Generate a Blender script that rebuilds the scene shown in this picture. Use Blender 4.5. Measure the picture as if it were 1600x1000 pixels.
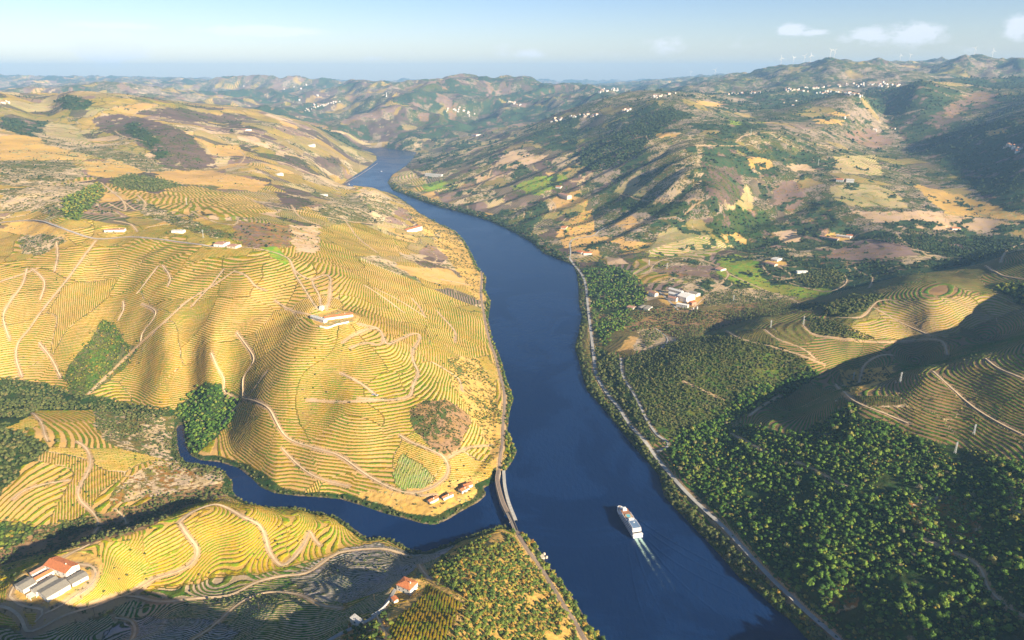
import bpy, math, random
import numpy as np
from mathutils import Vector, Matrix

for o in list(bpy.data.objects): bpy.data.objects.remove(o)
SC = bpy.context.scene
COL = SC.collection
R = math.radians
rng = np.random.default_rng(7)
random.seed(7)

# ------------------------------------------------------------------ camera
CAMZ = 500.0
FPX = 1067.0            # focal length in photo pixels (photo is 1600 wide)
PITCH = 19.8            # degrees below the horizon
cam_d = bpy.data.cameras.new('camera')
cam_d.sensor_width = 36.0
cam_d.lens = 36.0 * FPX / 1600.0
cam_d.clip_start = 5.0
cam_d.clip_end = 90000.0
cam = bpy.data.objects.new('camera', cam_d)
COL.objects.link(cam)
cam.location = (0, 0, CAMZ)
cam.rotation_euler = (R(90 - PITCH), 0, 0)
SC.camera = cam

# ------------------------------------------------------------------ sky, sun, exposure
SUN_EL, SUN_AZ = 22.0, 130.0        # azimuth clockwise from +Y (the view direction)
world = bpy.data.worlds.new('World')
SC.world = world
world.use_nodes = True
wt = world.node_tree
for n in list(wt.nodes): wt.nodes.remove(n)
def WN(t, **k):
    n = wt.nodes.new(t)
    for a, b in k.items(): setattr(n, a, b)
    return n
w_out = WN('ShaderNodeOutputWorld')
w_bg = WN('ShaderNodeBackground'); w_bg.inputs[1].default_value = 0.056
w_sky = WN('ShaderNodeTexSky', sky_type='NISHITA', sun_disc=False)
w_sky.sun_elevation = R(SUN_EL); w_sky.sun_rotation = R(SUN_AZ)
w_sky.air_density = 1.0; w_sky.dust_density = 0.6; w_sky.ozone_density = 2.0; w_sky.altitude = 300
# small fair-weather clouds low over the hills: noise limited to a few patches of the sky
w_tc = WN('ShaderNodeTexCoord')
w_n1 = WN('ShaderNodeTexNoise'); w_n1.inputs['Scale'].default_value = 42; w_n1.inputs['Detail'].default_value = 9; w_n1.inputs['Roughness'].default_value = 0.62
w_mp = WN('ShaderNodeMapping'); w_mp.inputs['Scale'].default_value = (1, 1, 2.2)
wt.links.new(w_tc.outputs['Generated'], w_mp.inputs[0]); wt.links.new(w_mp.outputs[0], w_n1.inputs['Vector'])
def wmath(op, a, b=None, clamp=False):
    n = WN('ShaderNodeMath', operation=op, use_clamp=clamp)
    for i, v in enumerate((a, b)):
        if v is None: continue
        if isinstance(v, (int, float)): n.inputs[i].default_value = v
        else: wt.links.new(v, n.inputs[i])
    return n.outputs[0]
def sky_dir(px, py):
    p = R(PITCH); x, y = (px-800)/FPX, (py-500)/FPX
    v = Vector((x, math.cos(p)-y*math.sin(p), -math.sin(p)-y*math.cos(p))); return v.normalized()
patches = [(172,74,46,22,1.15),(408,49,84,8,1.1),(182,41,60,5,.9),(785,80,22,11,.4),(828,84,34,9,.6),(1042,70,34,15,.55),(1150,72,60,14,.28),
           (1236,47,24,9,.9),(1272,51,26,5,.7),(1360,56,40,14,.7),(1432,53,42,17,.8),(1592,42,18,16,1.0),(1530,75,40,9,.3),(575,92,24,5,.4),(100,76,34,6,.3),
           (640,84,40,6,.2),(960,84,50,8,.25),(300,84,60,6,.2)]
acc = None
for px, py, rx, ry, st in patches:
    d = sky_dir(px, py)
    sub = WN('ShaderNodeVectorMath', operation='SUBTRACT'); wt.links.new(w_tc.outputs['Generated'], sub.inputs[0]); sub.inputs[1].default_value = d
    # scale to the patch's half sizes: horizontal length and height separately
    sp = WN('ShaderNodeVectorMath', operation='MULTIPLY'); wt.links.new(sub.outputs[0], sp.inputs[0])
    sp.inputs[1].default_value = (FPX/rx*.93, FPX/rx*.93, FPX/ry*.93)
    ln = WN('ShaderNodeVectorMath', operation='LENGTH'); wt.links.new(sp.outputs[0], ln.inputs[0])
    m = wmath('MULTIPLY', wmath('SUBTRACT', 1.25, ln.outputs['Value'], True), st)
    acc = m if acc is None else wmath('MAXIMUM', acc, m)
cl = wmath('MULTIPLY', .62, wmath('MULTIPLY', wmath('MULTIPLY', wmath('SUBTRACT', wmath('ADD', w_n1.outputs['Fac'], wmath('MULTIPLY', acc, .50)), .60, True), 5.0, True), wmath('MULTIPLY', acc, 1.6, True)))
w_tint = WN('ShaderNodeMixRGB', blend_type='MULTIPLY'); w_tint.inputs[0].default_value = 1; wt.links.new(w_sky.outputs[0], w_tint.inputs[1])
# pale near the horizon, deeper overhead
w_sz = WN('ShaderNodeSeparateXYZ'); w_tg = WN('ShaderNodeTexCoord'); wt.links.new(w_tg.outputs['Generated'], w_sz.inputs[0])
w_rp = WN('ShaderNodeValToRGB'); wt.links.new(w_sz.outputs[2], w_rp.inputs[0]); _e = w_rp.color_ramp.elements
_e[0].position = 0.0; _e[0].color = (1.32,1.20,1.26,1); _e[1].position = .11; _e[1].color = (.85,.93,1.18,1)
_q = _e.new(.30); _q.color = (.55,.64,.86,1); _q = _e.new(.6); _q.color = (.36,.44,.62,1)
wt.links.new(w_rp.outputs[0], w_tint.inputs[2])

w_mix = WN('ShaderNodeMixRGB'); w_mix.inputs[2].default_value = (8.2, 8.4, 9.2, 1)
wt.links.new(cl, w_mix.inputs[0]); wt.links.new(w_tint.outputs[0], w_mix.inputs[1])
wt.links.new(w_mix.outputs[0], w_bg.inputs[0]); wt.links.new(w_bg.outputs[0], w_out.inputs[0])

sun_d = bpy.data.lights.new('sun', 'SUN'); sun_d.energy = 5.0; sun_d.angle = R(0.5); sun_d.color = (1.0, 0.85, 0.61)
sun = bpy.data.objects.new('sun', sun_d); COL.objects.link(sun)
sd = Vector((math.sin(R(SUN_AZ))*math.cos(R(SUN_EL)), math.cos(R(SUN_AZ))*math.cos(R(SUN_EL)), math.sin(R(SUN_EL))))
sun.rotation_euler = sd.to_track_quat('Z', 'Y').to_euler()
sun.location = sd * 3000
SC.view_settings.view_transform = 'Standard'
SC.view_settings.look = 'None'
SC.view_settings.exposure = 1.3
SC.view_settings.gamma = 1.0
SC.view_settings.use_curve_mapping = False
SC.cycles.volume_bounces = 1
SC.cycles.volume_step_rate = 20
SC.cycles.max_bounces = 5
SC.cycles.transparent_max_bounces = 12

# ------------------------------------------------------------------ pixel -> world helpers
_cp, _sp = math.cos(R(PITCH)), math.sin(R(PITCH))
def ray(px, py):
    px = np.asarray(px, float); py = np.asarray(py, float)
    x = (px-800)/FPX; y = (py-500)/FPX
    return x, _cp - y*_sp, -_sp - y*_cp         # direction (unnormalised)
def at_z(px, py, z=0.0):
    dx, dy, dz = ray(px, py); t = (z-CAMZ)/dz
    return dx*t, dy*t, np.zeros_like(t)+z
def at_y(px, py, Y):
    dx, dy, dz = ray(px, py); t = Y/dy
    return dx*t, Y+0*t, CAMZ+dz*t
def project(X, Y, Z):
    zc = Y*_cp - (Z-CAMZ)*_sp
    yc = Y*_sp + (Z-CAMZ)*_cp
    return 800+FPX*X/zc, 500-FPX*yc/zc

# ------------------------------------------------------------------ noise (numpy value-gradient noise)
_perm = np.random.default_rng(3).permutation(256); _perm = np.concatenate([_perm, _perm])
_ga = np.random.default_rng(4).random(256)*2*np.pi; _gx, _gy = np.cos(_ga), np.sin(_ga)
def perlin(x, y):
    xi = np.floor(x).astype(np.int64); yi = np.floor(y).astype(np.int64)
    xf = x-xi; yf = y-yi; xi &= 255; yi &= 255
    u = xf*xf*xf*(xf*(xf*6-15)+10); v = yf*yf*yf*(yf*(yf*6-15)+10)
    def g(i, j, fx, fy):
        h = _perm[_perm[(xi+i) & 255]+((yi+j) & 255)]
        return _gx[h]*fx+_gy[h]*fy
    a = g(0,0,xf,yf); b = g(1,0,xf-1,yf); c = g(0,1,xf,yf-1); d = g(1,1,xf-1,yf-1)
    return ((a+(b-a)*u)+((c+(d-c)*u)-(a+(b-a)*u))*v)*1.5
def fbm(x, y, s, octv=4, g=.5):
    t = 0; a = 1; x = x/s; y = y/s
    for k in range(octv):
        t = t + a*perlin(x+17.3*k, y-9.1*k); a *= g; x = x*2.03; y = y*2.03
    return t
def sstep(a, b, x):
    t = np.clip((x-a)/(b-a), 0, 1); return t*t*(3-2*t)

# ------------------------------------------------------------------ water outline (photo pixels on the water plane)
river_px = [(945,1000),(925,985),(905,950),(880,912),(852,878),(838,852),(822,836),(806,828),
 # tributary: near bank, upstream
 (786,822),(766,827),(740,837),(713,846),(666,862),(643,862),(626,850),(600,840),(575,842),(553,826),(533,812),(507,803),(473,796),(430,795),(393,789),(372,778),
 (363,766),(364,753),(350,736),(333,729),(310,726),(292,723),(282,714),(278,700),(277,686),(276,670),(283,660),
 # far bank, downstream
 (288,668),(288,684),(291,699),(298,712),(313,719),(343,722),(373,731),(393,747),(407,761),(430,771),(467,775),(500,777),(533,780),(566,790),(600,802),(633,810),(660,818),(680,820),
 (700,812),(720,799),(747,785),(760,773),(755,763),(764,758),(775,751),(781,738),
 # left bank of the river
 (790,736),(800,722),(808,705),(800,692),(793,672),(797,640),(803,623),(793,597),(780,553),(770,533),(763,500),(767,470),(758,453),(760,432),(748,420),(738,398),(727,378),(713,363),(693,353),
 (656,333),(640,320),(620,306),(600,299),(575,297),(552,299),(536,297),(532,290),(550,277),(573,263),(589,250),(588,243),(580,238),(560,233),
 (600,231),(650,238),(646,247),(633,260),(613,273),(605,285),(613,297),(640,307),(666,317),(693,325),(728,334),(767,346),(800,361),(833,380),(850,396),(873,405),(897,415),(901,430),
 (904,450),(904,473),(909,493),(904,520),(898,543),(905,567),(910,587),(917,610),(944,640),(965,666),(983,689),(1007,716),(1030,743),(1037,773),(1053,793),(1066,805),(1086,826),(1109,850),
 (1133,876),(1156,903),(1190,930),(1213,953),(1233,967),(1263,1000),(1300,1045),(1350,1110),(1440,1230),(1650,1600),(1200,1700),(1060,1200),(990,1070)]
_wx, _wy, _ = at_z([p[0] for p in river_px], [p[1] for p in river_px])
WATER = np.stack([_wx, _wy], 1)

def inside_poly(X, Y, P):
    ins = np.zeros(X.shape, bool); n = len(P)
    for i in range(n):
        x0, y0 = P[i]; x1, y1 = P[(i+1) % n]
        if y0 == y1: continue
        c = ((y0 > Y) != (y1 > Y)) & (X < (x1-x0)*(Y-y0)/(y1-y0)+x0)
        ins ^= c
    return ins
def dist_poly(X, Y, P, closed=True):
    d = np.full(X.shape, 1e18); n = len(P)
    for i in range(n if closed else n-1):
        x0, y0 = P[i]; x1, y1 = P[(i+1) % n]
        ex, ey = x1-x0, y1-y0; L = ex*ex+ey*ey+1e-9
        t = np.clip(((X-x0)*ex+(Y-y0)*ey)/L, 0, 1)
        d = np.minimum(d, (X-x0-t*ex)**2+(Y-y0-t*ey)**2)
    return np.sqrt(d)

# ------------------------------------------------------------------ terrain control points: (px, py, height) on the photo
CP = [
 # big sunlit hill between the tributary and the river: front face
 (500,700,30),(500,600,76),(520,500,128),(450,700,26),(430,740,12),(560,640,60),(600,700,32),(600,600,74),(640,620,62),(700,640,46),(700,700,28),(650,745,17),(740,720,10),(700,765,8),
 (560,740,18),(620,770,10),(640,540,84),(700,560,52),(740,560,20),(760,640,9),(745,500,14),(700,500,42),(600,480,104),(560,500,120),(610,540,100),(560,560,96),
 (600,420,96),(680,440,44),(730,440,14),(650,400,62),(540,440,140),(490,440,150),(700,400,28),(600,380,84),
 # crease below the hill farm
 (500,510,128),(455,580,90),(405,640,50),(380,690,18),(440,510,116),(405,560,84),(372,620,34),(330,655,8),(350,600,44),
 # western part of that hill
 (430,392,180),(370,385,184),(250,375,186),(150,372,184),(50,360,186),(0,350,190),(-120,350,195),
 (0,450,138),(100,450,134),(200,450,134),(300,450,150),(380,450,156),(170,540,66),(130,500,98),(200,490,108),(90,540,66),(20,540,64),(260,540,86),(320,500,116),(300,600,36),(220,600,28),(330,560,80),
 (-120,500,110),(-140,600,40),
 # valley of the tributary going left
 (262,655,6),(180,628,12),(90,610,20),(0,598,30),(-120,585,40),
 # hill with the terraces, left middle
 (150,650,24),(60,645,42),(0,660,54),(100,700,44),(0,720,52),(-120,700,70),(180,720,28),(240,735,14),(300,745,6),(220,690,14),(250,660,8),
 (100,770,30),(0,790,42),(180,780,20),(260,770,12),(-120,800,55),
 # valley behind the farm ridge
 (340,772,5),(280,795,11),(200,822,15),(100,848,20),(0,868,26),(-150,890,34),
 # farm ridge
 (30,905,58),(85,905,66),(150,865,64),(200,850,60),(250,825,54),(290,803,52),(335,789,50),(400,793,40),(470,803,24),(520,812,12),(540,826,5),
 (-100,940,70),(100,935,56),(180,900,50),(260,880,40),(340,860,32),(420,845,24),(490,835,14),
 # trough in front of it
 (40,985,42),(140,960,36),(220,928,30),(330,905,24),(440,888,18),(520,868,10),(580,850,4),(-100,1010,46),
 # dark terraces at the bottom edge
 (0,1030,58),(200,1010,66),(300,970,56),(400,1000,74),(430,940,44),(500,960,56),(540,930,40),(500,1040,92),(300,1060,92),(100,1080,84),
 # bottom spur with the house
 (540,1000,88),(560,985,82),(600,950,72),(640,925,60),(670,900,46),(700,875,30),(740,850,14),(780,830,7),(600,905,32),(560,910,32),(660,875,16),(620,880,20),(540,890,22),
 (620,1000,98),(720,1000,84),(720,930,56),(780,900,32),(780,960,50),(840,960,26),(850,1000,34),(800,1000,56),(800,860,14),(850,915,12),(880,945,12),(900,975,12),(920,1000,12),(660,960,78),
 (600,1100,132),(760,1100,88),(900,1080,34),(400,1150,128),(600,1300,170),(850,1250,80),(300,1400,190),(600,1800,230),
 # right bank, near forest slope
 (1320,1000,10),(1240,940,9),(1150,860,9),(1060,760,9),(1000,700,9),(1045,688,14),
 (1200,860,34),(1260,930,36),(1200,800,40),(1120,780,20),(1120,730,26),(1200,740,52),(1300,900,62),(1400,1000,62),(1380,940,72),(1400,850,98),(1300,800,82),(1300,700,94),(1400,750,116),
 (1500,800,134),(1500,900,118),(1500,1000,102),(1600,1000,134),(1600,900,152),(1600,800,172),(1500,700,134),(1600,700,160),(1400,650,118),(1500,640,136),(1600,640,158),(1720,900,190),(1720,700,185),(1500,1150,110),(1720,1150,170),
 (1200,662,56),(1330,612,106),(1440,582,142),(1520,560,156),(1600,532,172),(1700,505,190),(1120,690,28),
 # shaded valley behind that ridge
 (1060,680,16),(1140,655,22),(1230,625,30),(1330,585,46),(1430,560,62),(1540,525,84),(1620,495,124),(1000,640,14),
 # dark wooded knoll and the fields above it
 (1000,580,24),(1060,560,56),(1130,528,74),(1100,600,44),(1180,600,50),(1250,575,66),(1040,620,22),(950,560,12),(980,530,20),
 (1220,530,88),(1180,505,64),(1330,530,94),(1350,470,104),(1450,500,112),(1500,462,126),(1600,450,140),(1720,430,165),(1400,560,82),
 # winery terrace, green fields
 (960,480,12),(1000,470,22),(1065,470,30),(1110,490,32),(1160,480,34),(1040,520,16),(1120,515,24),(960,510,12),(1240,480,44),
 (930,440,10),(1000,430,22),(1100,430,28),(1200,440,26),(1280,460,36),(1210,412,44),(1140,400,28),(1300,420,52),(1350,440,58),
 (1420,425,86),(1500,415,92),(1600,392,148),(1720,380,172),(1400,388,66),(1330,375,50),(1460,385,60),(1540,370,66),(1600,362,84),
 (1290,372,46),(1180,388,22),(1700,350,100),
 # middle hill across the river
 (960,400,16),(900,385,14),(920,350,32),(1000,390,26),(1000,350,60),(1060,375,40),(1000,300,118),(1000,260,176),(1050,210,268),(1080,250,220),(1120,300,150),(1100,340,86),(1150,280,158),
 (1150,370,30),(1190,340,60),(850,330,40),(850,290,86),(800,300,54),(770,320,24),(800,240,128),(740,270,66),(700,280,32),(680,300,14),(700,240,54),(660,260,16),(740,210,96),
 (900,200,228),(900,240,168),(920,290,104),(850,190,200),
 (1240,330,76),(1300,330,92),(1300,290,140),(1380,340,90),(1450,340,92),(1250,250,190),(1200,215,260),(1330,240,196),(1400,290,140),(1450,270,150),(1500,320,110),(1600,330,120),(1540,345,90),
 (1350,205,238),(1420,235,180),(1470,235,200),(1540,250,200),(1600,270,196),(1550,200,290),(1600,180,340),(1720,230,280),(1500,170,330),
 (1280,190,290),(1380,180,290),(1280,160,360),(1350,150,392),(1430,140,420),
 # left background slopes
 (100,340,212),(200,330,205),(300,330,196),(400,340,186),(480,360,154),(560,360,104),(640,362,46),(690,375,24),(520,325,132),(580,320,74),(620,335,44),(583,293,62),(545,305,66),(500,300,100),
 (430,300,150),(350,290,176),(300,270,186),(400,260,190),(500,265,96),(540,262,50),(460,235,170),(250,300,206),(150,300,224),(50,300,232),(-100,300,240),
 (60,260,244),(60,222,276),(170,262,226),(0,240,262),(-120,230,290),(100,195,300),(200,190,310),(270,205,288),(320,255,196),(230,240,236),(150,215,262),(330,190,280),(400,205,250),(380,235,206),
 (0,180,340),(-120,170,370),(80,165,360),
]
# far points: (px, py, distance along Y)
CPD = [
 (0,150,3300),(100,150,3400),(190,154,3500),(260,162,3600),(-120,150,3300),(330,172,3800),(420,184,4000),(480,198,4200),(530,222,4500),(570,238,5000),(470,215,3700),
 (0,148,4300),(150,158,4600),
 (560,180,6300),(600,165,6000),(620,200,5500),(540,205,5300),(640,222,5000),(500,190,5800),(700,200,5400),(680,170,6200),(740,195,5600),(660,238,4800),
 (560,125,9500),(535,131,9500),(605,136,9500),(640,133,8000),(680,129,7800),(720,125,7600),(760,131,7700),(800,131,7800),(780,170,6600),(870,140,7500),(860,165,6200),(950,140,7600),(460,165,7600),(470,176,6500),
 (170,137,7000),(230,155,6300),(130,150,6200),(300,168,6200),(330,150,8200),(400,124,10500),(440,122,10500),(480,129,10500),(350,128,10000),(300,135,10000),(500,131,10500),(420,160,7800),
 (960,150,4300),(1050,150,3900),(1100,152,4000),(1130,160,4300),(1000,165,3700),(900,172,4100),(1050,180,3300),(1150,185,3500),(1120,148,5200),
 (1080,127,10500),(1130,124,11500),(1000,140,9500),(1150,142,5600),(1180,130,6000),(1210,119,6300),(1300,100,6500),(1400,96,6600),(1500,98,6600),(1600,98,6600),(1720,96,6600),
 (1250,125,5600),(1350,118,5600),(1450,118,5600),(1600,120,5400),(1300,146,5000),(1200,145,5000),(1400,135,5000),(1250,165,4400),
 (0,122,16000),(100,122,16000),(200,123,17000),(320,128,16000),(-200,121,16000),(600,133,17000),(800,135,17000),(1000,133,17000),(1080,122,16000),(1200,121,17000),(1500,118,18000),(1800,115,18000),
 (100,135,11000),(700,140,12000),(0,145,9000),(-200,140,9000),(1300,118,11000),(1600,112,11000),(1900,112,9000),
]
HID = [  # hidden or off-frame ground given in world metres (x, y, z)
 (-1500,200,180),(-700,100,150),(0,-50,230),(300,-100,40),(-95,330,140),(-120,325,165),(-200,315,168),(-280,310,168),(70,335,72),(-120,200,230),(400,200,70),(500,350,75),(600,300,85),(600,50,140),(1200,100,130),(1600,500,200),(1500,900,240),(-300,0,200),(-250,150,170),
 (-200,-380,320),(600,-380,200),(-1200,-300,260),(1400,-300,340),(-1700,700,200),(-2200,1400,240),(2300,1500,330),(2800,2500,380),(3800,4000,560),(-3500,3500,380),(-6000,7000,340),(7500,9000,480),
 (-15000,20000,330),(15000,20000,470),(0,21500,330),(8000,21500,400),(-8000,21500,330),(1050,450,150),(700,150,80),(400,-100,30),(250,-380,160),
]
_pts = []
for px, py, z in CP:
    if px > 1050 and py > 525 and z > 10: z = 10+(z-10)*float(np.interp(py, [525,640,720,1000], [.82,.74,.56,.46]))
    elif px > 1180 and py > 440: z = 10+(z-10)*.86
    x, y, zz = at_z(px, py, z); _pts.append((float(x), float(y), z))
for px, py, Y in CPD:
    x, y, z = at_y(px, py, Y); _pts.append((float(x), Y, float(z)))
_pts += HID
# shore at height 0 (every outline point) and a sunk bed along the mid river
for x, y in WATER: _pts.append((x, y, 0.5))
for px, py in [(1080,960),(1000,860),(930,780),(880,700),(850,620),(840,540),(830,460),(790,400),(740,365),(690,340),(640,318),(575,280),(600,262),(620,250),(1150,1060),(600,820),(700,835),(500,787),(430,783),(768,790),(1250,1250)]:
    x, y, _ = at_z(px, py); _pts.append((float(x), float(y), -12))
_pts = np.array(_pts)
APEX = 450.0
def warp(X, Y):
    Yp = Y+APEX
    return X/Yp*3.0, np.log(Yp/500.0)*1.6
_a, _b = warp(_pts[:,0], _pts[:,1])
# heights are solved relative to a smooth falling scale so that far points do not dominate
def _phi(r2): return .5*r2*np.log(r2+1e-12)
_n = len(_pts)
_K = _phi((_a[:,None]-_a[None])**2+(_b[:,None]-_b[None])**2) + np.eye(_n)*2e-4
_P = np.stack([np.ones(_n), _a, _b], 1)
_A = np.block([[_K, _P], [_P.T, np.zeros((3,3))]])
_W = np.linalg.solve(_A, np.concatenate([_pts[:,2], np.zeros(3)]))
def tps(X, Y):
    a, b = warp(X, Y); out = np.empty(a.size); a = a.ravel(); b = b.ravel()
    for s in range(0, a.size, 20000):
        aa, bb = a[s:s+20000], b[s:s+20000]
        k = _phi((aa[:,None]-_a[None])**2+(bb[:,None]-_b[None])**2)
        out[s:s+20000] = k@_W[:_n]+_W[_n]+_W[_n+1]*aa+_W[_n+2]*bb
    return out.reshape(X.shape)

# ------------------------------------------------------------------ the grid: a fan of rows (constant Y) and columns (constant X/(Y+APEX))
UM = 0.96
def make_rows(q=1.0):
    ys = [-380.0]
    while ys[-1] < 21500:
        y = ys[-1]
        if y < 280: d = 9
        elif y < 1050: d = 1.25 + max(0, 340-y)*.05
        else: d = 1.25+(y-1050)*.0042
        ys.append(y+d*q)
    return np.array(ys)
def upsample(G, ys0, us0, ys1, us1):
    # bilinear in row/column parameter
    def ax(s, t):
        i = np.clip(np.searchsorted(s, t)-1, 0, len(s)-2); f = np.clip((t-s[i])/(s[i+1]-s[i]), 0, 1); return i, f
    i, f = ax(ys0, ys1); j, g = ax(us0, us1)
    A = G[i][:, j]; B = G[i][:, j+1]; C_ = G[i+1][:, j]; D = G[i+1][:, j+1]
    f = f[:,None]; g = g[None]
    return (A*(1-g)+B*g)*(1-f)+(C_*(1-g)+D*g)*f
def cubic_up(G, ys0, us0, ys1, us1):
    # Catmull-Rom, index space (both grids smooth)
    def ax(s, t):
        i = np.clip(np.searchsorted(s, t)-1, 0, len(s)-2); f = np.clip((t-s[i])/(s[i+1]-s[i]), 0, 1)
        w = np.stack([-.5*f**3+f**2-.5*f, 1.5*f**3-2.5*f**2+1, -1.5*f**3+2*f**2+.5*f, .5*f**3-.5*f**2])
        idx = np.stack([np.clip(i-1,0,len(s)-1), i, i+1, np.clip(i+2,0,len(s)-1)])
        return idx, w
    I, wi = ax(ys0, ys1); J, wj = ax(us0, us1)
    T = sum(G[I[k]]*wi[k][:,None] for k in range(4))
    return sum(T[:, J[k]]*wj[k][None] for k in range(4))

YS = make_rows(1.0); NC = 1500
US = np.linspace(-UM, UM, NC)
YM = make_rows(3.0); UMID = np.linspace(-UM, UM, 520)
YC = make_rows(5.5); UC = np.linspace(-UM, UM, 240)
_gx2 = UC[None]*(YC[:,None]+APEX); _gy2 = np.repeat(YC[:,None], len(UC), 1)
_H = tps(_gx2, _gy2)
Hm = cubic_up(_H, YC, UC, YM, UMID)
Xm = UMID[None]*(YM[:,None]+APEX); Ym = np.repeat(YM[:,None], len(UMID), 1)
near = (Ym < 6000)
SDm = np.full(Xm.shape, 3000.0)
d = dist_poly(Xm[near], Ym[near], WATER); ins = inside_poly(Xm[near], Ym[near], WATER)
SDm[near] = np.where(ins, -d, d)
def detail_height(X, Y, H, SD):
    # gullies and spurs; grows with height above the river and with distance
    k = np.clip(H/70.0, 0, 1)
    nearw = 1-sstep(1200, 3000, Y)
    far = sstep(1500, 4500, Y)
    n1 = fbm(X, Y, 130, 3); n2 = fbm(X+500, Y-300, 420, 4); n3 = 1-np.abs(fbm(X-900, Y+200, 900, 4))*1.7
    h = H + k*(nearw*(n1*3.6+(.5-np.abs(fbm(X-200, Y+800, 260, 3)))*4) + (5+6*far+16*sstep(4000,6000,Y))*n2*sstep(700,2500,Y) + (n3-.55)*(22*far+30*sstep(4000,6000,Y)))
    h = h + fbm(X, Y, 38, 2)*.6*k*nearw
    # parallel spurs running up from the right bank of the bend
    sc_ = X*.46-Y*.885+fbm(X, Y, 300, 2)*50; wv = np.abs(np.mod(sc_/135.0, 1)-.5)*2
    reg = sstep(1700, 2000, Y)*(1-sstep(3300, 3900, Y))*sstep(0, 120, SD)*(1-sstep(700, 1100, SD))*(X > -400-(Y-2000)*.3)*(X < 1000)
    h = h+reg*(wv-.5)*14
    vf = sstep(4600, 6500, Y); h = h+vf*((1-np.abs(fbm(X+300, Y-700, 2600, 4))*1.6)-.72)*150
    # banks: never below the water outside the outline, sunk inside it
    lim = np.where(Y > 3500, .12, .30)
    out = np.maximum(h, np.minimum(SD*lim, 6.0)+.4)
    out = np.where(SD < 25, np.minimum(out, 1.2+np.maximum(SD,0)*.62), out)
    inn = np.maximum(-9.0, SD*.5)-.25
    return np.where(SD >= 0, out, inn)
SDf = upsample(SDm, YM, UMID, YS, US)
Xf = US[None]*(YS[:,None]+APEX); Yf = np.repeat(YS[:,None], NC, 1)
Hs = cubic_up(_H, YC, UC, YS, US)                 # smooth ground
Hf = detail_height(Xf, Yf, Hs, SDf)               # ground with gullies, before terraces

def smooth_pads(pads):
    # level yards cut into the hillside for buildings (px, py, radius in metres)
    global Hf, Hs
    for px, py, r in pads:
        x, y, z = hit1(px, py)
        r0, r1 = np.searchsorted(YS, y-3*r), np.searchsorted(YS, y+3*r)
        dd = np.hypot(Xf[r0:r1]-x, Yf[r0:r1]-y); w = 1-sstep(r, r*1.9, dd)
        Hf[r0:r1] = Hf[r0:r1]*(1-w)+z*w; Hs[r0:r1] = Hs[r0:r1]*(1-w)+z*w
def gidx(X, Y):
    u = X/(Y+APEX); j = (u+UM)/(2*UM)*(NC-1)
    i = np.interp(Y, YS, np.arange(len(YS)))
    return np.clip(i, 0, len(YS)-1.001), np.clip(j, 0, NC-1.001)
def sample(G, X, Y):
    X = np.asarray(X, float); Y = np.asarray(Y, float)
    i, j = gidx(X, Y); i0 = i.astype(int); j0 = j.astype(int); f = i-i0; g = j-j0
    return (G[i0,j0]*(1-g)+G[i0,j0+1]*g)*(1-f)+(G[i0+1,j0]*(1-g)+G[i0+1,j0+1]*g)*f
def ground(X, Y): return sample(Hf, X, Y)
def hit(px, py, y0=250.0, y1=19000.0, n=900):
    """photo pixel(s) -> world point(s) where the line of sight meets the ground"""
    px = np.atleast_1d(np.asarray(px, float)); py = np.atleast_1d(np.asarray(py, float))
    dx, dy, dz = ray(px, py)
    Y = np.geomspace(y0, y1, n)[None]; t = Y/dy[:,None]
    X = dx[:,None]*t; Z = CAMZ+dz[:,None]*t
    G = np.maximum(ground(X, np.repeat(Y, len(px), 0)), 0)
    below = Z < G
    k = np.argmax(below, 1); k = np.where(below.any(1), k, n-1); k = np.maximum(k, 1)
    r = np.arange(len(px)); a = Z[r,k-1]-G[r,k-1]; b = Z[r,k]-G[r,k]
    f = np.clip(a/(a-b+1e-9), 0, 1)
    Yh = Y[0,k-1]+(Y[0,k]-Y[0,k-1])*f
    Xh = dx*Yh/dy
    return Xh, Yh, np.maximum(ground(Xh, Yh), 0)
def hit1(px, py):
    a = hit(px, py); return float(a[0][0]), float(a[1][0]), float(a[2][0])
def densify(P, step=6.0, closed=False):
    P = [np.array(p, float) for p in P]; out = []
    n = len(P)
    for i in range(n if closed else n-1):
        a, b = P[i], P[(i+1) % n]; m = max(1, int(np.hypot(*(b-a))/step))
        for k in range(m): out.append(a+(b-a)*k/m)
    if not closed: out.append(P[-1])
    return np.array(out)
def spline(P, step=4.0):
    P = np.array(P, float); Q = np.vstack([2*P[0]-P[1], P, 2*P[-1]-P[-2]]); out = []
    for i in range(1, len(Q)-2):
        m = max(1, int(np.hypot(*(Q[i+1]-Q[i]))/step))
        for k in range(m):
            t = k/m
            out.append(.5*((2*Q[i])+(-Q[i-1]+Q[i+1])*t+(2*Q[i-1]-5*Q[i]+4*Q[i+1]-Q[i+2])*t*t+(-Q[i-1]+3*Q[i]-3*Q[i+1]+Q[i+2])*t**3))
    out.append(P[-1]); return np.array(out)

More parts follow.
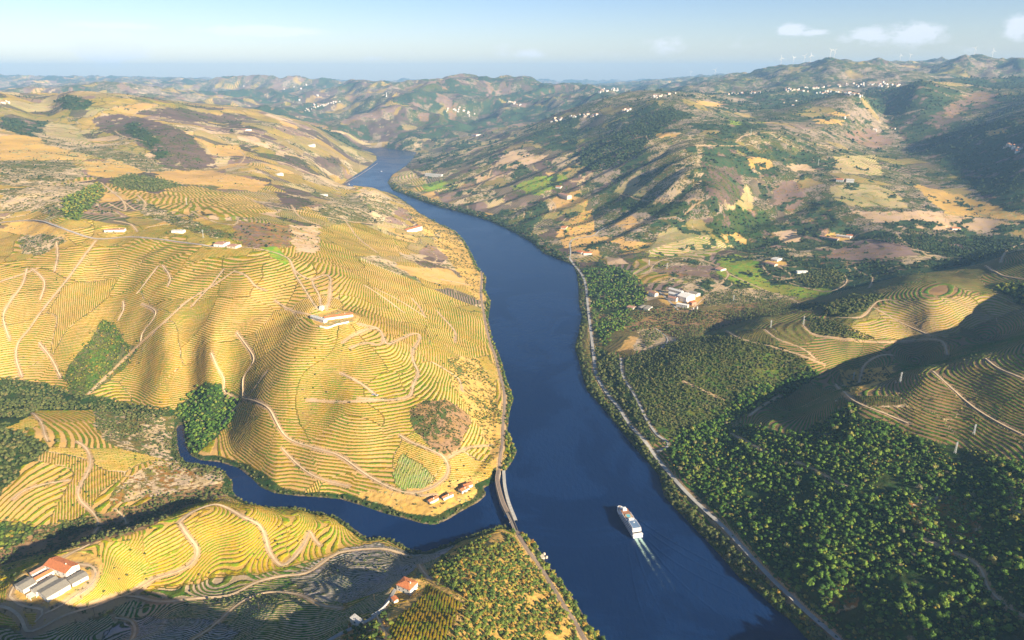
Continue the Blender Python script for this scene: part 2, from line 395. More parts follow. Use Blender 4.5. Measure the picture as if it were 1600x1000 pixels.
# ------------------------------------------------------------------ object helpers
def grid_mesh(name, X, Y, Z):
    nr, nc = X.shape
    me = bpy.data.meshes.new(name)
    me.vertices.add(nr*nc); me.vertices.foreach_set('co', np.stack([X, Y, Z], -1).astype(np.float32).ravel())
    i = (np.arange(nr-1)[:,None]*nc+np.arange(nc-1)[None]).ravel()
    q = np.stack([i, i+1, i+nc+1, i+nc], 1).astype(np.int32)
    me.loops.add(q.size); me.loops.foreach_set('vertex_index', q.ravel())
    me.polygons.add(len(q)); me.polygons.foreach_set('loop_start', (np.arange(len(q))*4).astype(np.int32))
    me.polygons.foreach_set('use_smooth', np.ones(len(q), bool))
    me.update(); return me
def tris_mesh(name, V, F, smooth=False):
    me = bpy.data.meshes.new(name); V = np.asarray(V, np.float32); F = np.asarray(F, np.int32); k = F.shape[1]
    me.vertices.add(len(V)); me.vertices.foreach_set('co', V.ravel())
    me.loops.add(F.size); me.loops.foreach_set('vertex_index', F.ravel())
    me.polygons.add(len(F)); me.polygons.foreach_set('loop_start', (np.arange(len(F))*k).astype(np.int32))
    me.polygons.foreach_set('use_smooth', np.full(len(F), smooth))
    me.update(); return me
def link(name, me, mats=None, parent=None, loc=None):
    o = bpy.data.objects.new(name, me); COL.objects.link(o)
    if mats is not None:
        for m in (mats if isinstance(mats, (list, tuple)) else [mats]): me.materials.append(m)
    if parent is not None: o.parent = parent
    if loc is not None: o.location = loc
    return o
def tag(o, label=None, cat=None, group=None, kind=None):
    if label: o['label'] = label
    if cat: o['category'] = cat
    if group: o['group'] = group
    if kind: o['kind'] = kind
    return o
def empty(name, loc, rz=0, label=None, cat=None, group=None):
    o = bpy.data.objects.new(name, None); COL.objects.link(o); o.location = loc; o.rotation_euler = (0,0,rz); o.empty_display_size = 2
    return tag(o, label, cat, group)

class NT:
    """small material builder"""
    def __init__(s, name):
        s.m = bpy.data.materials.new(name); s.m.use_nodes = True; s.t = s.m.node_tree
        for n in list(s.t.nodes): s.t.nodes.remove(n)
        s.out = s.n('ShaderNodeOutputMaterial'); s.b = s.n('ShaderNodeBsdfPrincipled')
        s.l(s.b.outputs[0], s.out.inputs[0]); s.b.inputs['Roughness'].default_value = .9
        s.b.inputs['Specular IOR Level'].default_value = .2
    def n(s, t, **k):
        n = s.t.nodes.new(t)
        for a, b in k.items(): setattr(n, a, b)
        return n
    def l(s, a, b): s.t.links.new(a, b)
    def put(s, sock, v):
        if v is None: return
        if hasattr(v, 'is_output') or isinstance(v, bpy.types.NodeSocket): s.l(v, sock)
        elif isinstance(v, tuple) and len(v) == 3 and sock.type == 'RGBA': sock.default_value = (*v, 1)
        else: sock.default_value = v
    def math(s, op, a, b=None, c=None, clamp=False):
        n = s.n('ShaderNodeMath', operation=op, use_clamp=clamp)
        for i, v in enumerate((a, b, c)): s.put(n.inputs[i], v)
        return n.outputs[0]
    def mix(s, f, a, b, mode='MIX'):
        n = s.n('ShaderNodeMixRGB', blend_type=mode); s.put(n.inputs[0], f); s.put(n.inputs[1], a); s.put(n.inputs[2], b); return n.outputs[0]
    def noise(s, scale, detail=3, rough=.55, vec=None, dist=0):
        n = s.n('ShaderNodeTexNoise'); n.inputs['Scale'].default_value = scale; n.inputs['Detail'].default_value = detail
        n.inputs['Roughness'].default_value = rough; n.inputs['Distortion'].default_value = dist
        if vec is not None: s.l(vec, n.inputs['Vector'])
        return n.outputs['Fac']
    def pos(s): return s.n('ShaderNodeNewGeometry').outputs['Position']
    def attr(s, name): return s.n('ShaderNodeAttribute', attribute_name=name)
    def ss(s, lo, hi, v):
        n = s.n('ShaderNodeMapRange', interpolation_type='SMOOTHSTEP'); s.put(n.inputs[0], v); s.put(n.inputs[1], lo); s.put(n.inputs[2], hi); return n.outputs[0]
    def bump(s, h, strength=1.0, dist=1.0):
        n = s.n('ShaderNodeBump'); s.put(n.inputs['Height'], h); n.inputs['Strength'].default_value = strength; n.inputs['Distance'].default_value = dist
        s.l(n.outputs[0], s.b.inputs['Normal'])
def simple_mat(name, colr, rough=.85, var=.12, scale=.6, metal=0, spec=.3):
    t = NT(name)
    f = t.noise(scale, 4, .6, t.pos())
    dark = tuple(c*(1-var) for c in colr); light = tuple(min(1, c*(1+var)) for c in colr)
    t.put(t.b.inputs['Base Color'], t.mix(t.ss(.3, .7, f), dark, light))
    t.b.inputs['Roughness'].default_value = rough; t.b.inputs['Metallic'].default_value = metal; t.b.inputs['Specular IOR Level'].default_value = spec
    return t.m
PADS = [(85,905,30),(637,920,13),(524,497,30),(1065,468,40),(1020,458,14),(1212,410,22),(1310,371,30),(1490,357,14),(675,782,6),(700,774,6),(727,764,9),(910,394,14),(343,383,16),(178,361,18),(276,361,12)]
smooth_pads(PADS)
# ------------------------------------------------------------------ land cover
NP = Hf.size
soil = np.empty((NP,3), np.float32); plant = np.empty((NP,3), np.float32)
rows = np.zeros(NP, np.float32); cover = np.zeros(NP, np.float32); phase = np.zeros(NP, np.float64)
Xv, Yv, Hv, Sv = Xf.ravel(), Yf.ravel(), Hf.ravel(), SDf.ravel()
wobx = fbm(Xv, Yv, 36, 4, .6)*5*np.clip(Yv/1000, .8, 4); woby = fbm(Xv+999, Yv+77, 36, 4, .6)*5*np.clip(Yv/1000, .8, 4)
wobs = np.clip(Yv/1200, .6, 5)
Xw, Yw = Xv+wobx*wobs, Yv+woby*wobs
C_ = dict(
 straw=(.57,.365,.125), pale=(.58,.42,.25), gold=(.58,.375,.10), brown=(.30,.19,.09), mauve=(.27,.19,.15), grey=(.50,.44,.37), red=(.42,.24,.12), dry=(.54,.42,.25),
 vine=(.26,.22,.012), vgreen=(.11,.16,.025), vyel=(.36,.31,.016), vdark=(.075,.105,.025), mead=(.24,.34,.045), oliv=(.135,.135,.05), scrub=(.085,.10,.035), purple=(.15,.105,.085),
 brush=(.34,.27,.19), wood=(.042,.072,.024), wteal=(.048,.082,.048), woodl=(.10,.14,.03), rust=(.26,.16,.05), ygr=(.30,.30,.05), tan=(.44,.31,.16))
def ctype(k):
    # soil, plant, rows, cover, spacing
    return dict(
     V=('straw','vine',1,.44,2.3), VS=('brown','vyel',1,.6,2.3), VG=('gold','vyel',1,.52,1.35), VL=('dry','vgreen',1,.5,1.4), VB=('brown','vgreen',1,.45,1.8), VR=('tan','vine',1,.40,2.0), VM=('mauve','scrub',1,.42,2.4), VP=('pale','ygr',1,.35,2.4), VK=('grey','scrub',1,.4,1.05),
     F=('straw','gold',0,.35,0), FP=('pale','tan',0,.3,0), FG=('gold','dry',0,.35,0), FM=('mauve','brown',0,.4,0), FR=('red','dry',0,.4,0),
     B=('dry','oliv',0,.5,0), BX=('brush','scrub',0,.52,0), BP=('purple','scrub',0,.42,0), BG=('gold','oliv',0,.35,0), BB=('brown','scrub',0,.45,0), BR=('dry','rust',0,.5,0),
     W=('scrub','wood',0,.62,0), WT=('scrub','wteal',0,.65,0), WL=('oliv','woodl',0,.55,0), G=('ygr','mead',0,.55,0), GR=('dry','mead',1,.6,2.2))[k]
_dx = np.gradient(Hs, axis=1)/(np.gradient(US)[None]*(YS[:,None]+APEX)); _dy = np.gradient(Hs, axis=0)/np.gradient(YS)[:,None]-_dx*US[None]
slope = np.hypot(_dx, _dy).ravel(); del _dx, _dy
_sl0 = slope
hcont = Hs.ravel()+(fbm(Xv, Yv, 90, 2)*1.8+fbm(Xv, Yv, 22, 2)*.10)*np.clip(Hv/40,0,1)*np.clip(_sl0/.35, .12, 1)
straight = np.zeros(NP, bool)
def cells(X, Y, s, seed):
    s_in = s
    X = X/s+fbm(X, Y, s*1.7, 2)*.5; Y = Y/s+fbm(X*s+50, Y+90, s*1.7, 2)*.5
    xi = np.floor(X).astype(np.int64); yi = np.floor(Y).astype(np.int64); best = np.full(X.shape, 9e9); sec = np.full(X.shape, 9e9); bid = np.zeros(X.shape, np.int64)
    r = np.random.default_rng(seed); jx = r.random(65536); jy = r.random(65536)
    for a in (-1,0,1):
        for b in (-1,0,1):
            h = ((xi+a)*73856093 ^ (yi+b)*19349663) & 65535
            dd = (xi+a+jx[h]-X)**2+(yi+b+jy[h]-Y)**2; m = dd < best
            sec = np.where(m, best, np.minimum(sec, dd)); best = np.where(m, dd, best); bid = np.where(m, h, bid)
    return bid, (np.sqrt(sec)-np.sqrt(best))*s_in*.5
cidn, edn = cells(Xv, Yv*.9, 85, 1); cidf, edf = cells(Xv, Yv*.7, 120, 2)
rv = np.random.default_rng(11).random(65536); rv2 = np.random.default_rng(12).random(65536)
cid = np.where(Yv < 3200, cidn, cidf); pr = rv[cid]
_cs = np.bincount(cidn, np.minimum(slope, .5), 65536)/np.maximum(np.bincount(cidn, minlength=65536), 1)
flatc = (_cs[cidn] < .20) & (Yv < 1500) & (slope < .24)
spk = (.92+.16*rv2[cid])*np.where(Yv > 1500, .68, 1.0); offk = rv[cid]*1.0
def paint(idx, kind, spacing=None, ang=None):
    s, p, r, c, sp = ctype(kind)
    soil[idx] = C_[s]; plant[idx] = C_[p]; rows[idx] = r; cover[idx] = c
    if r:
        sp = spacing or sp
        straight[idx] = ang is not None
        if ang is None:
            phase[idx] = hcont[idx]/(sp*spk[idx])+offk[idx]
            fi = np.zeros(NP, bool); fi[idx] = True; fi = np.where(fi & flatc)[0]
            if len(fi):
                aa = rv[cidn[fi]]*3.14; phase[fi] = (Xv[fi]*np.cos(aa)+Yv[fi]*np.sin(aa)+hcont[fi]*.15)/3.0; straight[fi] = True
        else: phase[idx] = (Xv[idx]*math.cos(ang)+Yv[idx]*math.sin(ang))/sp
pass
# --- the general cover: a patchwork of fields; size grows with distance
left = (Xv < np.interp(Yv, [0,500,700,1300,2000,2600,3800,5000,9000], [90,90,60,40,-20,-230,-560,-900,-900]))
big = fbm(Xv, Yv, 1100, 3)+fbm(Xv+4000, Yv, 300, 3)*.55           # where woods gather
region_left_near = left & (Yv < 1500)
paint(np.where(left)[0], 'V')
nl_ = left & (Yv < 1500)
for q in range(4): paint(np.where(nl_ & (pr > .80+.03*q) & (pr <= .83+.03*q))[0], 'V', 3.0, .5+.75*q)
paint(np.where(nl_ & (pr < .16))[0], 'V', 1.7)
L2 = left & (Yv >= 1450)
for k, a, b in (('V',0,.28),('VR',.28,.50),('VM',.50,.58),('VP',.58,.66),('F',.66,.71),('FP',.71,.74),('FM',.74,.79),('B',.79,.92),('BP',.92,1.01)):
    paint(np.where(L2 & (pr >= a) & (pr < b))[0], k)
L3 = left & (Yv > 2600) & (big > .35)
paint(np.where(L3)[0], 'BP'); paint(np.where(left & (Yv > 2600) & (big > .62))[0], 'W')
Rn = ~left & (Yv < 1500)
paint(np.where(Rn)[0], 'VB')
for q in range(3): paint(np.where(Rn & (pr > .82+.04*q) & (pr <= .86+.04*q))[0], 'VB', 2.8, .3+.8*q)
Rm = ~left & (Yv >= 1450)
for k, a, b in (('VR',0,.16),('VM',.16,.38),('VP',.38,.42),('FM',.42,.50),('F',.50,.53),('BP',.53,.76),('B',.76,.98),('FP',.98,1.01)):
    paint(np.where(Rm & (pr >= a) & (pr < b))[0], k)
paint(np.where(Rm & (big > .28-(Xv > 900)*.38))[0], 'B'); paint(np.where(Rm & (big > .34-(Xv > 900)*.34) & (rv2[cid] > .3))[0], 'WT')
eg = (edn < np.where(left, .6, .9)) & (rv[cidn] > np.where(left, .78, .45)) & (Yv < 1500); paint(np.where(eg)[0], 'B')
eg = (edf < 2.2) & (rv[cidf] > .35) & (Yv >= 1500) & (Yv < 4500); paint(np.where(eg)[0], 'B')
Fr = (Yv > 5200)
paint(np.where(Fr & (pr > .22))[0], 'BX'); paint(np.where(Fr & (pr > .8))[0], 'FM')
paint(np.where(Fr & (big > -.1) & (rv2[cid] > .35))[0], 'BP'); paint(np.where(Fr & (big > .25))[0], 'WT')

polys = {}
def poly(kind, P, spacing=None, ang=None, name=None, raw=False):
    Q = densify(P, 7, True); hx, hy, _ = hit(Q[:,0], Q[:,1]); W_ = np.stack([hx, hy], 1)
    m = (Yv > W_[:,1].min()-30) & (Yv < W_[:,1].max()+30)
    r0, r1 = np.searchsorted(YS, W_[:,1].min()-40), np.searchsorted(YS, W_[:,1].max()+40)
    u = W_[:,0]/(W_[:,1]+APEX); c0 = max(0, int((u.min()+UM)/(2*UM)*(NC-1))-30); c1 = min(NC, int((u.max()+UM)/(2*UM)*(NC-1))+30)
    ii = (np.arange(r0, r1)[:,None]*NC+np.arange(c0, c1)[None]).ravel()
    w = 1.0
    ok = inside_poly(Xv[ii]+wobx[ii]*w, Yv[ii]+woby[ii]*w, W_)
    if kind: paint(ii[ok], kind, spacing, ang)
    if name: polys[name] = W_
    return W_
# left background
poly('WT', [(0,182),(75,190),(65,216),(30,210),(0,200)])
poly('W', [(85,157),(110,148),(150,160),(130,172),(100,170)])
poly('BP', [(240,170),(280,168),(350,182),(345,190),(290,190),(250,182)])
poly('FG', [(0,212),(25,210),(60,215),(140,240),(135,250),(60,250),(0,250)])
poly('B', [(50,206),(110,216),(160,228),(232,246),(272,266),(228,270),(140,242),(70,226)])
poly('BP', [(140,186),(180,178),(230,185),(270,198),(300,212),(325,240),(340,262),(300,267),(255,263),(235,238),(200,216),(160,206)])
poly('W', [(190,195),(215,190),(240,212),(262,240),(250,250),(232,232),(205,212)])
poly('B', [(0,252),(110,250),(135,275),(95,285),(60,292),(0,290)])
poly('FG', [(130,252),(180,250),(225,268),(200,276),(160,278),(138,272)])
poly('B', [(0,296),(90,288),(155,284),(165,300),(120,345),(60,330),(0,330)])
poly('WL', [(95,312),(155,285),(165,300),(122,345),(98,338)], name='copse_a')
poly('WL', [(170,282),(205,272),(270,284),(285,290),(240,300),(180,296)], name='copse_b')
poly('VP', [(65,200),(78,190),(120,197),(132,215),(160,232),(110,222),(70,210)])
poly('V', [(165,285),(230,330),(290,325),(350,340),(430,330),(380,306),(300,290),(240,303)])
poly('F', [(240,268),(330,266),(420,285),(400,300),(330,290),(270,286)])
poly('F', [(320,225),(370,228),(390,240),(350,245),(330,240)])
poly('BP', [(430,300),(470,300),(490,320),(460,325),(440,318)]); poly('BP', [(485,245),(530,245),(533,262),(500,262)])
poly('BP', [(350,185),(375,185),(380,200),(352,200)])
poly('B', [(210,310),(250,325),(300,345),(380,372),(340,372),(280,355),(225,335)], name='olives_road')
poly('FM', [(370,345),(452,352),(456,385),(400,390),(365,372)])
poly('FP', [(452,352),(502,354),(497,392),(465,396),(455,370)])
poly('V', [(502,354),(560,348),(640,380),(620,400),(540,400),(498,392)])
poly('B', [(487,326),(540,305),(583,296),(622,325),(600,350),(545,347),(505,337)])
poly('BG', [(628,318),(700,354),(738,398),(752,430),(760,470),(740,466),(716,425),(690,390),(655,355)], name='scrub_a')
poly('G', [(408,387),(428,385),(452,405),(450,414),(432,406)])
poly('FG', [(20,345),(70,345),(110,375),(60,372),(0,360)]); poly('B', [(30,370),(70,365),(110,375),(120,370),(60,400),(35,395)], name='olives_b')
poly('F', [(620,415),(700,420),(735,445),(690,445),(640,430)])
# the sunlit hill
poly('WL', [(160,500),(178,505),(200,540),(218,545),(195,575),(160,600),(140,615),(110,612),(98,590),(105,570),(130,545),(148,520)], name='gully_scrub')
poly('BB', [(640,640),(665,625),(700,625),(737,650),(730,682),(700,713),(670,700),(645,670)], name='scrub_b')
poly('BG', [(700,560),(745,560),(772,600),(786,650),(783,738),(768,728),(762,690),(737,650),(705,600)], name='scrub_c')
poly('GR', [(628,706),(652,722),(680,748),(650,766),(622,766),(614,742)], spacing=2.2, ang=.3)
poly('FG', [(560,770),(620,765),(700,752),(735,745),(770,750),(770,770),(740,795),(700,815),(660,822),(600,805),(560,792)], name='point')
poly('W', [(320,602),(345,598),(372,625),(366,652),(340,682),(318,702),(300,714),(290,690),(288,655),(270,650),(285,625)], name='gully_wood')
poly('V', [(400,580),(430,575),(420,620),(400,650),(380,640)], spacing=2.4)
# left middle hill
poly('W', [(-40,588),(0,590),(60,596),(110,612),(150,620),(230,636),(285,640),(280,656),(200,652),(150,641),(60,641),(30,660),(0,668),(-40,668)], name='valley_wood')
poly('B', [(150,640),(270,650),(283,690),(290,722),(345,728),(366,745),(362,765),(330,757),(295,735),(250,715),(200,705),(165,692),(150,670)], name='bank_scrub')
poly('W', [(-40,660),(30,672),(60,690),(80,700),(60,720),(28,730),(25,750),(0,772),(-40,780)], name='west_wood')
poly('BR', [(215,735),(250,718),(330,748),(362,762),(330,757),(250,775),(200,785),(170,792),(180,765)], name='orchard')
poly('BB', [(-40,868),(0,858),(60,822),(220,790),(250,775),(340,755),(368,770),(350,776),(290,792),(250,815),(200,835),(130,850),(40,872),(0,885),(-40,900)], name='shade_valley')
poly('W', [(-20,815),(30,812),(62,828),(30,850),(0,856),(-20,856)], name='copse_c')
# farm ridge and the dark terraces in front
poly('VG', [(-60,930),(0,900),(60,870),(110,860),(200,835),(280,800),(335,783),(400,785),(480,795),(560,812),(600,840),(560,850),(500,868),(440,888),(330,903),(210,928),(130,963),(60,985),(-60,980)])
poly('VL', [(-60,985),(60,985),(130,965),(210,930),(330,907),(440,890),(500,872),(540,950),(640,905),(660,880),(700,868),(640,910),(600,960),(560,960),(540,1040),(-60,1040)])
poly('VK', [(450,900),(500,872),(540,856),(590,848),(640,860),(713,850),(690,868),(655,885),(600,925),(540,940),(480,940)])
poly('VK', [(160,985),(210,965),(300,965),(380,985),(330,1030),(160,1030)])
# bottom spur
poly('BG', [(690,872),(720,857),(782,828),(800,838),(860,912),(900,965),(925,1000),(960,1060),(640,1060),(700,1000),(722,975),(730,935),(670,900)], name='spur_wood')
poly('FG', [(600,965),(645,930),(672,905),(725,938),(718,975),(700,1010),(600,1010)])
_p, _q = hit1(640,990), hit1(664,922)
ROW_ANG = math.atan2(_q[1]-_p[1], _q[0]-_p[0])+math.pi/2
W_vs = poly('VS', [(670,912),(722,943),(714,975),(695,1010),(614,1010),(608,975),(640,948)], spacing=2.7, ang=ROW_ANG)
poly('BR', [(520,1010),(545,975),(600,955),(612,1010)], name='spur_low')
# right bank, middle distance
poly('FP', [(783,245),(800,236),(858,243),(820,262),(790,264),(772,260)]); poly('G', [(798,292),(845,275),(885,273),(890,278),(850,302),(835,304)])
poly('G', [(655,290),(690,282),(700,292),(670,300)]); poly('FP', [(740,275),(765,273),(790,276),(745,286)])
poly('FP', [(998,250),(1008,254),(1014,272),(1013,286),(1042,311),(1024,314),(1002,292),(996,265)])
poly('WT', [(700,200),(740,188),(830,165),(860,168),(800,190),(745,205)])
poly('WT', [(905,242),(950,212),(1000,190),(1050,165),(1062,190),(1030,206),(1000,240),(960,262),(930,272),(905,256)], name='hill_wood')
poly('WT', [(820,215),(870,195),(905,205),(900,235),(860,235)])
poly('F', [(870,365),(905,330),(960,325),(1010,345),(1050,350),(1000,395),(950,398),(900,398),(880,385)], name='slope_dots')
LATE = [('B', [(1008,218),(1050,205),(1100,215),(1098,300),(1050,310),(1018,280),(1012,255)]),
 ('WT', [(1100,228),(1140,238),(1152,280),(1122,312),(1095,302),(1095,260)]),
 ('W', [(955,308),(1000,305),(1080,320),(1060,340),(980,330),(945,325)]),
 ('VP', [(1140,285),(1168,290),(1180,325),(1135,335)]),
 ('W', [(1100,345),(1150,322),(1200,335),(1222,375),(1182,392),(1120,372)]),
 ('FP', [(1210,360),(1240,360),(1255,378),(1225,382)]),
 ('F', [(1128,368),(1155,364),(1170,382),(1140,382)]),
 ('WT', [(1380,190),(1450,170),(1530,195),(1600,180),(1640,330),(1560,325),(1480,265),(1420,225)]),
 ('WT', [(1350,140),(1440,135),(1480,160),(1400,180),(1360,165)]),
 ('BP', [(1455,180),(1540,150),(1560,160),(1470,200)]),
 ('FM', [(1320,205),(1360,203),(1400,222),(1370,232),(1330,222)]),
 ('F', [(1275,185),(1320,187),(1315,194),(1272,193)]),
 ('VP', [(1300,245),(1370,242),(1380,275),(1310,270)]),
 ('G', [(1140,188),(1162,190),(1158,196),(1140,194)]),
 ('F', [(1090,156),(1128,162),(1120,168),(1090,163)]),
 ('F', [(1018,208),(1062,208),(1055,214),(1022,214)]),
 ('VP', [(1030,365),(1060,350),(1100,365),(1145,385),(1100,402),(1010,400)]),
 ('FP', [(1330,330),(1450,330),(1600,350),(1600,358),(1480,360),(1380,352)]),
 ('VP', [(1010,255),(960,300),(970,303),(1040,312),(1024,314),(1002,292),(996,262)]),
 ('F', [(1290,178),(1305,174),(1328,178),(1320,182)]),
 ('FM', [(1205,290),(1240,282),(1262,300),(1240,330),(1215,325)]),
 ('VP', [(1296,290),(1365,287),(1400,300),(1420,325),(1330,322),(1300,308)]),
 ('F', [(1170,245),(1200,248),(1210,262),(1175,265)]),
 ('FP', [(1225,255),(1262,258),(1275,268),(1235,266)]),
 ('FM', [(1475,165),(1530,150),(1545,155),(1480,185)]),
 ('FG', [(1420,285),(1500,305),(1600,335),(1600,345),(1480,335)]),
 ('BP', [(1095,258),(1150,262),(1165,300),(1150,320),(1110,315)]),
 ('F', [(1540,205),(1565,200),(1575,208),(1548,212)]),
 ('FM', [(1500,150),(1540,142),(1560,150),(1520,158)])]
# right bank, near
poly('W', [(905,425),(950,415),(985,425),(1002,440),(1012,470),(980,492),(1000,512),(960,520),(945,546),(930,522),(922,470)], name='station_wood')
poly('V', [(990,430),(1040,425),(1060,432),(1000,445)])
poly('VB', [(950,505),(985,510),(1015,530),(990,546),(960,550),(948,530)], spacing=1.5); poly('F', [(985,525),(1013,528),(992,545),(962,549)])
poly('G', [(1125,402),(1150,397),(1186,410),(1190,435),(1230,445),(1300,452),(1290,462),(1240,468),(1180,452),(1140,440),(1120,425)])
poly('WL', [(1235,432),(1300,420),(1326,430),(1310,448),(1270,450)], name='grove_a')
poly('W', [(1340,372),(1400,362),(1480,362),(1572,375),(1565,397),(1480,402),(1420,386)], name='grove_b')
poly('FM', [(1280,402),(1345,376),(1400,370),(1440,398),(1340,407)])
poly('BB', [(1078,497),(1150,475),(1200,468),(1290,474),(1270,486),(1180,497),(1120,515),(1060,532),(1040,520)], name='scrub_d')
poly('B', [(1100,455),(1170,450),(1250,465),(1200,472),(1150,474),(1100,480)], name='scrub_e')
poly('WL', [(975,562),(1020,545),(1080,527),(1130,525),(1200,535),(1250,555),(1266,575),(1222,600),(1172,615),(1120,652),(1060,682),(1030,682),(1000,640),(980,600)], name='knoll_wood')
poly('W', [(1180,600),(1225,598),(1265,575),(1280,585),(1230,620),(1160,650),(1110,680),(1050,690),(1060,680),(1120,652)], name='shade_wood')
poly('W', [(922,540),(965,556),(975,590),(1010,655),(1032,690),(1012,690),(983,658),(950,612),(934,585)], name='road_wood')
poly('BB', [(925,490),(980,492),(1030,480),(1110,486),(1090,495),(1045,520),(1010,545),(1000,520),(950,503),(930,520)], name='yard_scrub')
poly('B', [(1000,512),(1040,520),(1060,532),(1015,545),(990,548)])
poly('W', [(1285,482),(1330,462),(1380,462),(1352,485),(1322,496),(1290,493)], name='copse_d')
poly('WL', [(1262,496),(1300,500),(1372,530),(1340,533),(1270,520)], name='copse_e')
poly('W', [(1555,448),(1580,440),(1640,450),(1640,480),(1590,475)], name='copse_f')
poly('VR', [(1318,512),(1350,496),(1382,472),(1470,465),(1560,458),(1600,480),(1480,525),(1440,535),(1360,530)])
poly('BG', [(1310,580),(1345,578),(1400,570),(1390,592),(1330,618)], name='tower_scrub')
poly('W', [(1036,692),(1100,672),(1180,665),(1240,682),(1300,648),(1328,630),(1350,650),(1460,690),(1560,715),(1620,730),(1680,1000),(1500,1060),(1380,1045),(1325,1002),(1275,958),(1240,925),(1205,890),(1170,850),(1133,810),(1096,775),(1056,735)], name='forest')
poly('BR', [(1420,785),(1480,770),(1540,800),(1530,850),(1470,850),(1430,820)]); poly('BR', [(1290,920),(1330,910),(1340,950),(1300,960)])
poly('B', [(1560,740),(1640,740),(1640,820),(1580,800)])
# brush and woods rather than fields over the hills at far right
def far_right(m_):
    return ~left & (Yv > 1900) & (Xv > 250+(Yv-1900)*.06) & m_
paint(np.where(far_right(pr > .30))[0], 'BX')
paint(np.where(far_right((big+fbm(Xv, Yv, 160, 3)*.6 > .34)))[0], 'WT')
for a_ in LATE: poly(*a_)
# mottle: clearings in the far woods, thickets in the far fields
mo = fbm(Xv, Yv, 70, 4, .6)+fbm(Xv+70, Yv, 260, 2)*.4
iswood = (rows < .5) & (plant[:,0] < .052)
paint(np.where(iswood & (Yv > 1500) & (mo > .42))[0], 'BP'); paint(np.where(iswood & (Yv > 1500) & (mo > .72))[0], 'FM')
paint(np.where(~iswood & (Yv > 1500) & ~left & (mo < -.50))[0], 'WT'); paint(np.where(~iswood & (Yv > 2000) & left & (mo < -.72))[0], 'B')
for px, py, r in PADS:
    x, y, z = hit1(px, py); paint(np.where(np.hypot(Xv-x, Yv-y) < r*1.25+wobx*.3)[0], 'FG')
# a green margin along the water
strip = np.where((Sv > 0) & (Sv < 9+5*fbm(Xv, Yv, 60, 2)) & (Yv < 3200))[0]; paint(strip, 'W')
bare = np.where((Sv > 0) & (Sv < 2.0))[0]; soil[bare] = (.22,.17,.10); plant[bare] = C_['scrub']; rows[bare] = 0; cover[bare] = .55
under = np.where(Sv <= 0)[0]; soil[under] = (.06,.06,.04); plant[under] = (.04,.05,.03); rows[under] = 0

# --- colour drift between and inside fields (dry and fresh plots)
jit = (rv2[cid]-.5)*.22*(rows > .5)+fbm(Xv, Yv, 170, 3)*.14
soil *= (1+jit)[:,None].astype(np.float32)
gr = np.clip(.5+fbm(Xv+333, Yv, 140, 3)*.9, 0, 1)[:,None].astype(np.float32)
vm = (rows > .5)[:,None]
plant = np.where(vm, plant*(1-.45*gr)+plant*np.array([.45,.95,.6],np.float32)*.45*gr*1.0, plant).astype(np.float32)
vs_ = np.where((Yv < 560) & (Yv > 330))[0]; vs_ = vs_[inside_poly(Xv[vs_], Yv[vs_], W_vs) & (rows[vs_] > .5)]; plant[vs_] = C_['vyel']; soil[vs_] = (.20,.12,.05)  # gold vineyard soil darkened: shade between the rows put into the colour
cover = np.clip(cover+fbm(Xv+11, Yv-7, 75, 3)*.10+fbm(Xv-911, Yv+7, 420, 2)*.18, .05, .9).astype(np.float32)
far_fade = sstep(1500, 3200, Yv)

# --- roads and tracks: (kind, width in metres, photo pixels)
TR = []
def road(kind, w, P): TR.append((kind, w*((.55 if P[0][0] > 800 else .48) if kind == 'dirt' else .75), P))
road('rail', 5.0, [(930,1024),(913,1000),(900,976),(883,950),(866,923),(853,900),(836,876),(820,853),(806,829)])
road('rail', 5.0, [(780,744),(781,719),(785,693),(786,666),(788,640),(788,613),(781,586),(775,560),(766,536),(760,513),(755,483),(751,456),(754,433),(752,424)])
road('paved', 7.0, [(890,404),(898,415),(910,430),(916,450),(918,473),(921,500),(925,533),(928,560),(932,587),(950,617),(967,637),(983,663),(1010,693),(1026,716),(1053,749),(1066,763),(1096,793),(1129,823),(1163,860),(1196,896),(1230,930),(1266,963),(1310,1000),(1370,1050)])
road('paved', 5.0, [(970,560),(973,587),(993,620),(1013,660),(1030,683),(1045,690),(1047,697),(1026,706)])
road('paved', 6.0, [(-20,350),(20,346),(60,345),(100,358),(150,373),(200,370),(250,374),(310,382),(345,386),(365,384)])
road('paved', 5.0, [(890,404),(893,392),(888,378),(900,372),(930,368),(945,355),(990,350),(1030,342),(1060,340),(1066,345)])
road('dirt', 4.5, [(365,384),(410,390),(440,398),(455,408),(458,420),(470,430),(488,438),(505,428),(517,432),(516,450),(515,470),(510,484)])
road('dirt', 3.5, [(458,420),(465,435),(478,455),(492,478),(500,486)]); road('dirt', 3.5, [(488,438),(490,448),(500,462),(500,478),(505,486)])
road('dirt', 4, [(535,535),(560,520),(590,512),(600,528),(596,540),(570,535),(545,545)])
road('dirt', 4.5, [(560,507),(590,512),(600,528),(603,540),(625,530),(648,520),(658,524),(650,540),(643,550),(648,570),(655,585),(645,600),(640,620),(600,625),(560,622)])
road('dirt', 3.5, [(150,376),(135,395),(110,430),(90,455),(62,490),(45,515),(28,535),(25,560),(35,590)])
road('dirt', 3, [(88,378),(90,400),(85,425)]); road('dirt', 3, [(42,420),(35,445),(20,465),(5,490),(8,510),(15,530)])
road('dirt', 3, [(253,414),(262,425),(268,440),(262,447)]); road('dirt', 3, [(365,424),(385,430),(398,447),(416,454)]); road('dirt', 3, [(192,471),(196,480),(190,490),(184,502)])
road('dirt', 3, [(222,475),(245,487),(236,503),(222,520),(220,535)]); road('dirt', 3, [(350,420),(335,440),(318,458),(300,478)])
road('dirt', 3.5, [(370,520),(385,540),(398,560),(390,575),(380,590),(380,620)]); road('dirt', 3, [(330,552),(340,575),(352,595),(348,610),(372,624)])
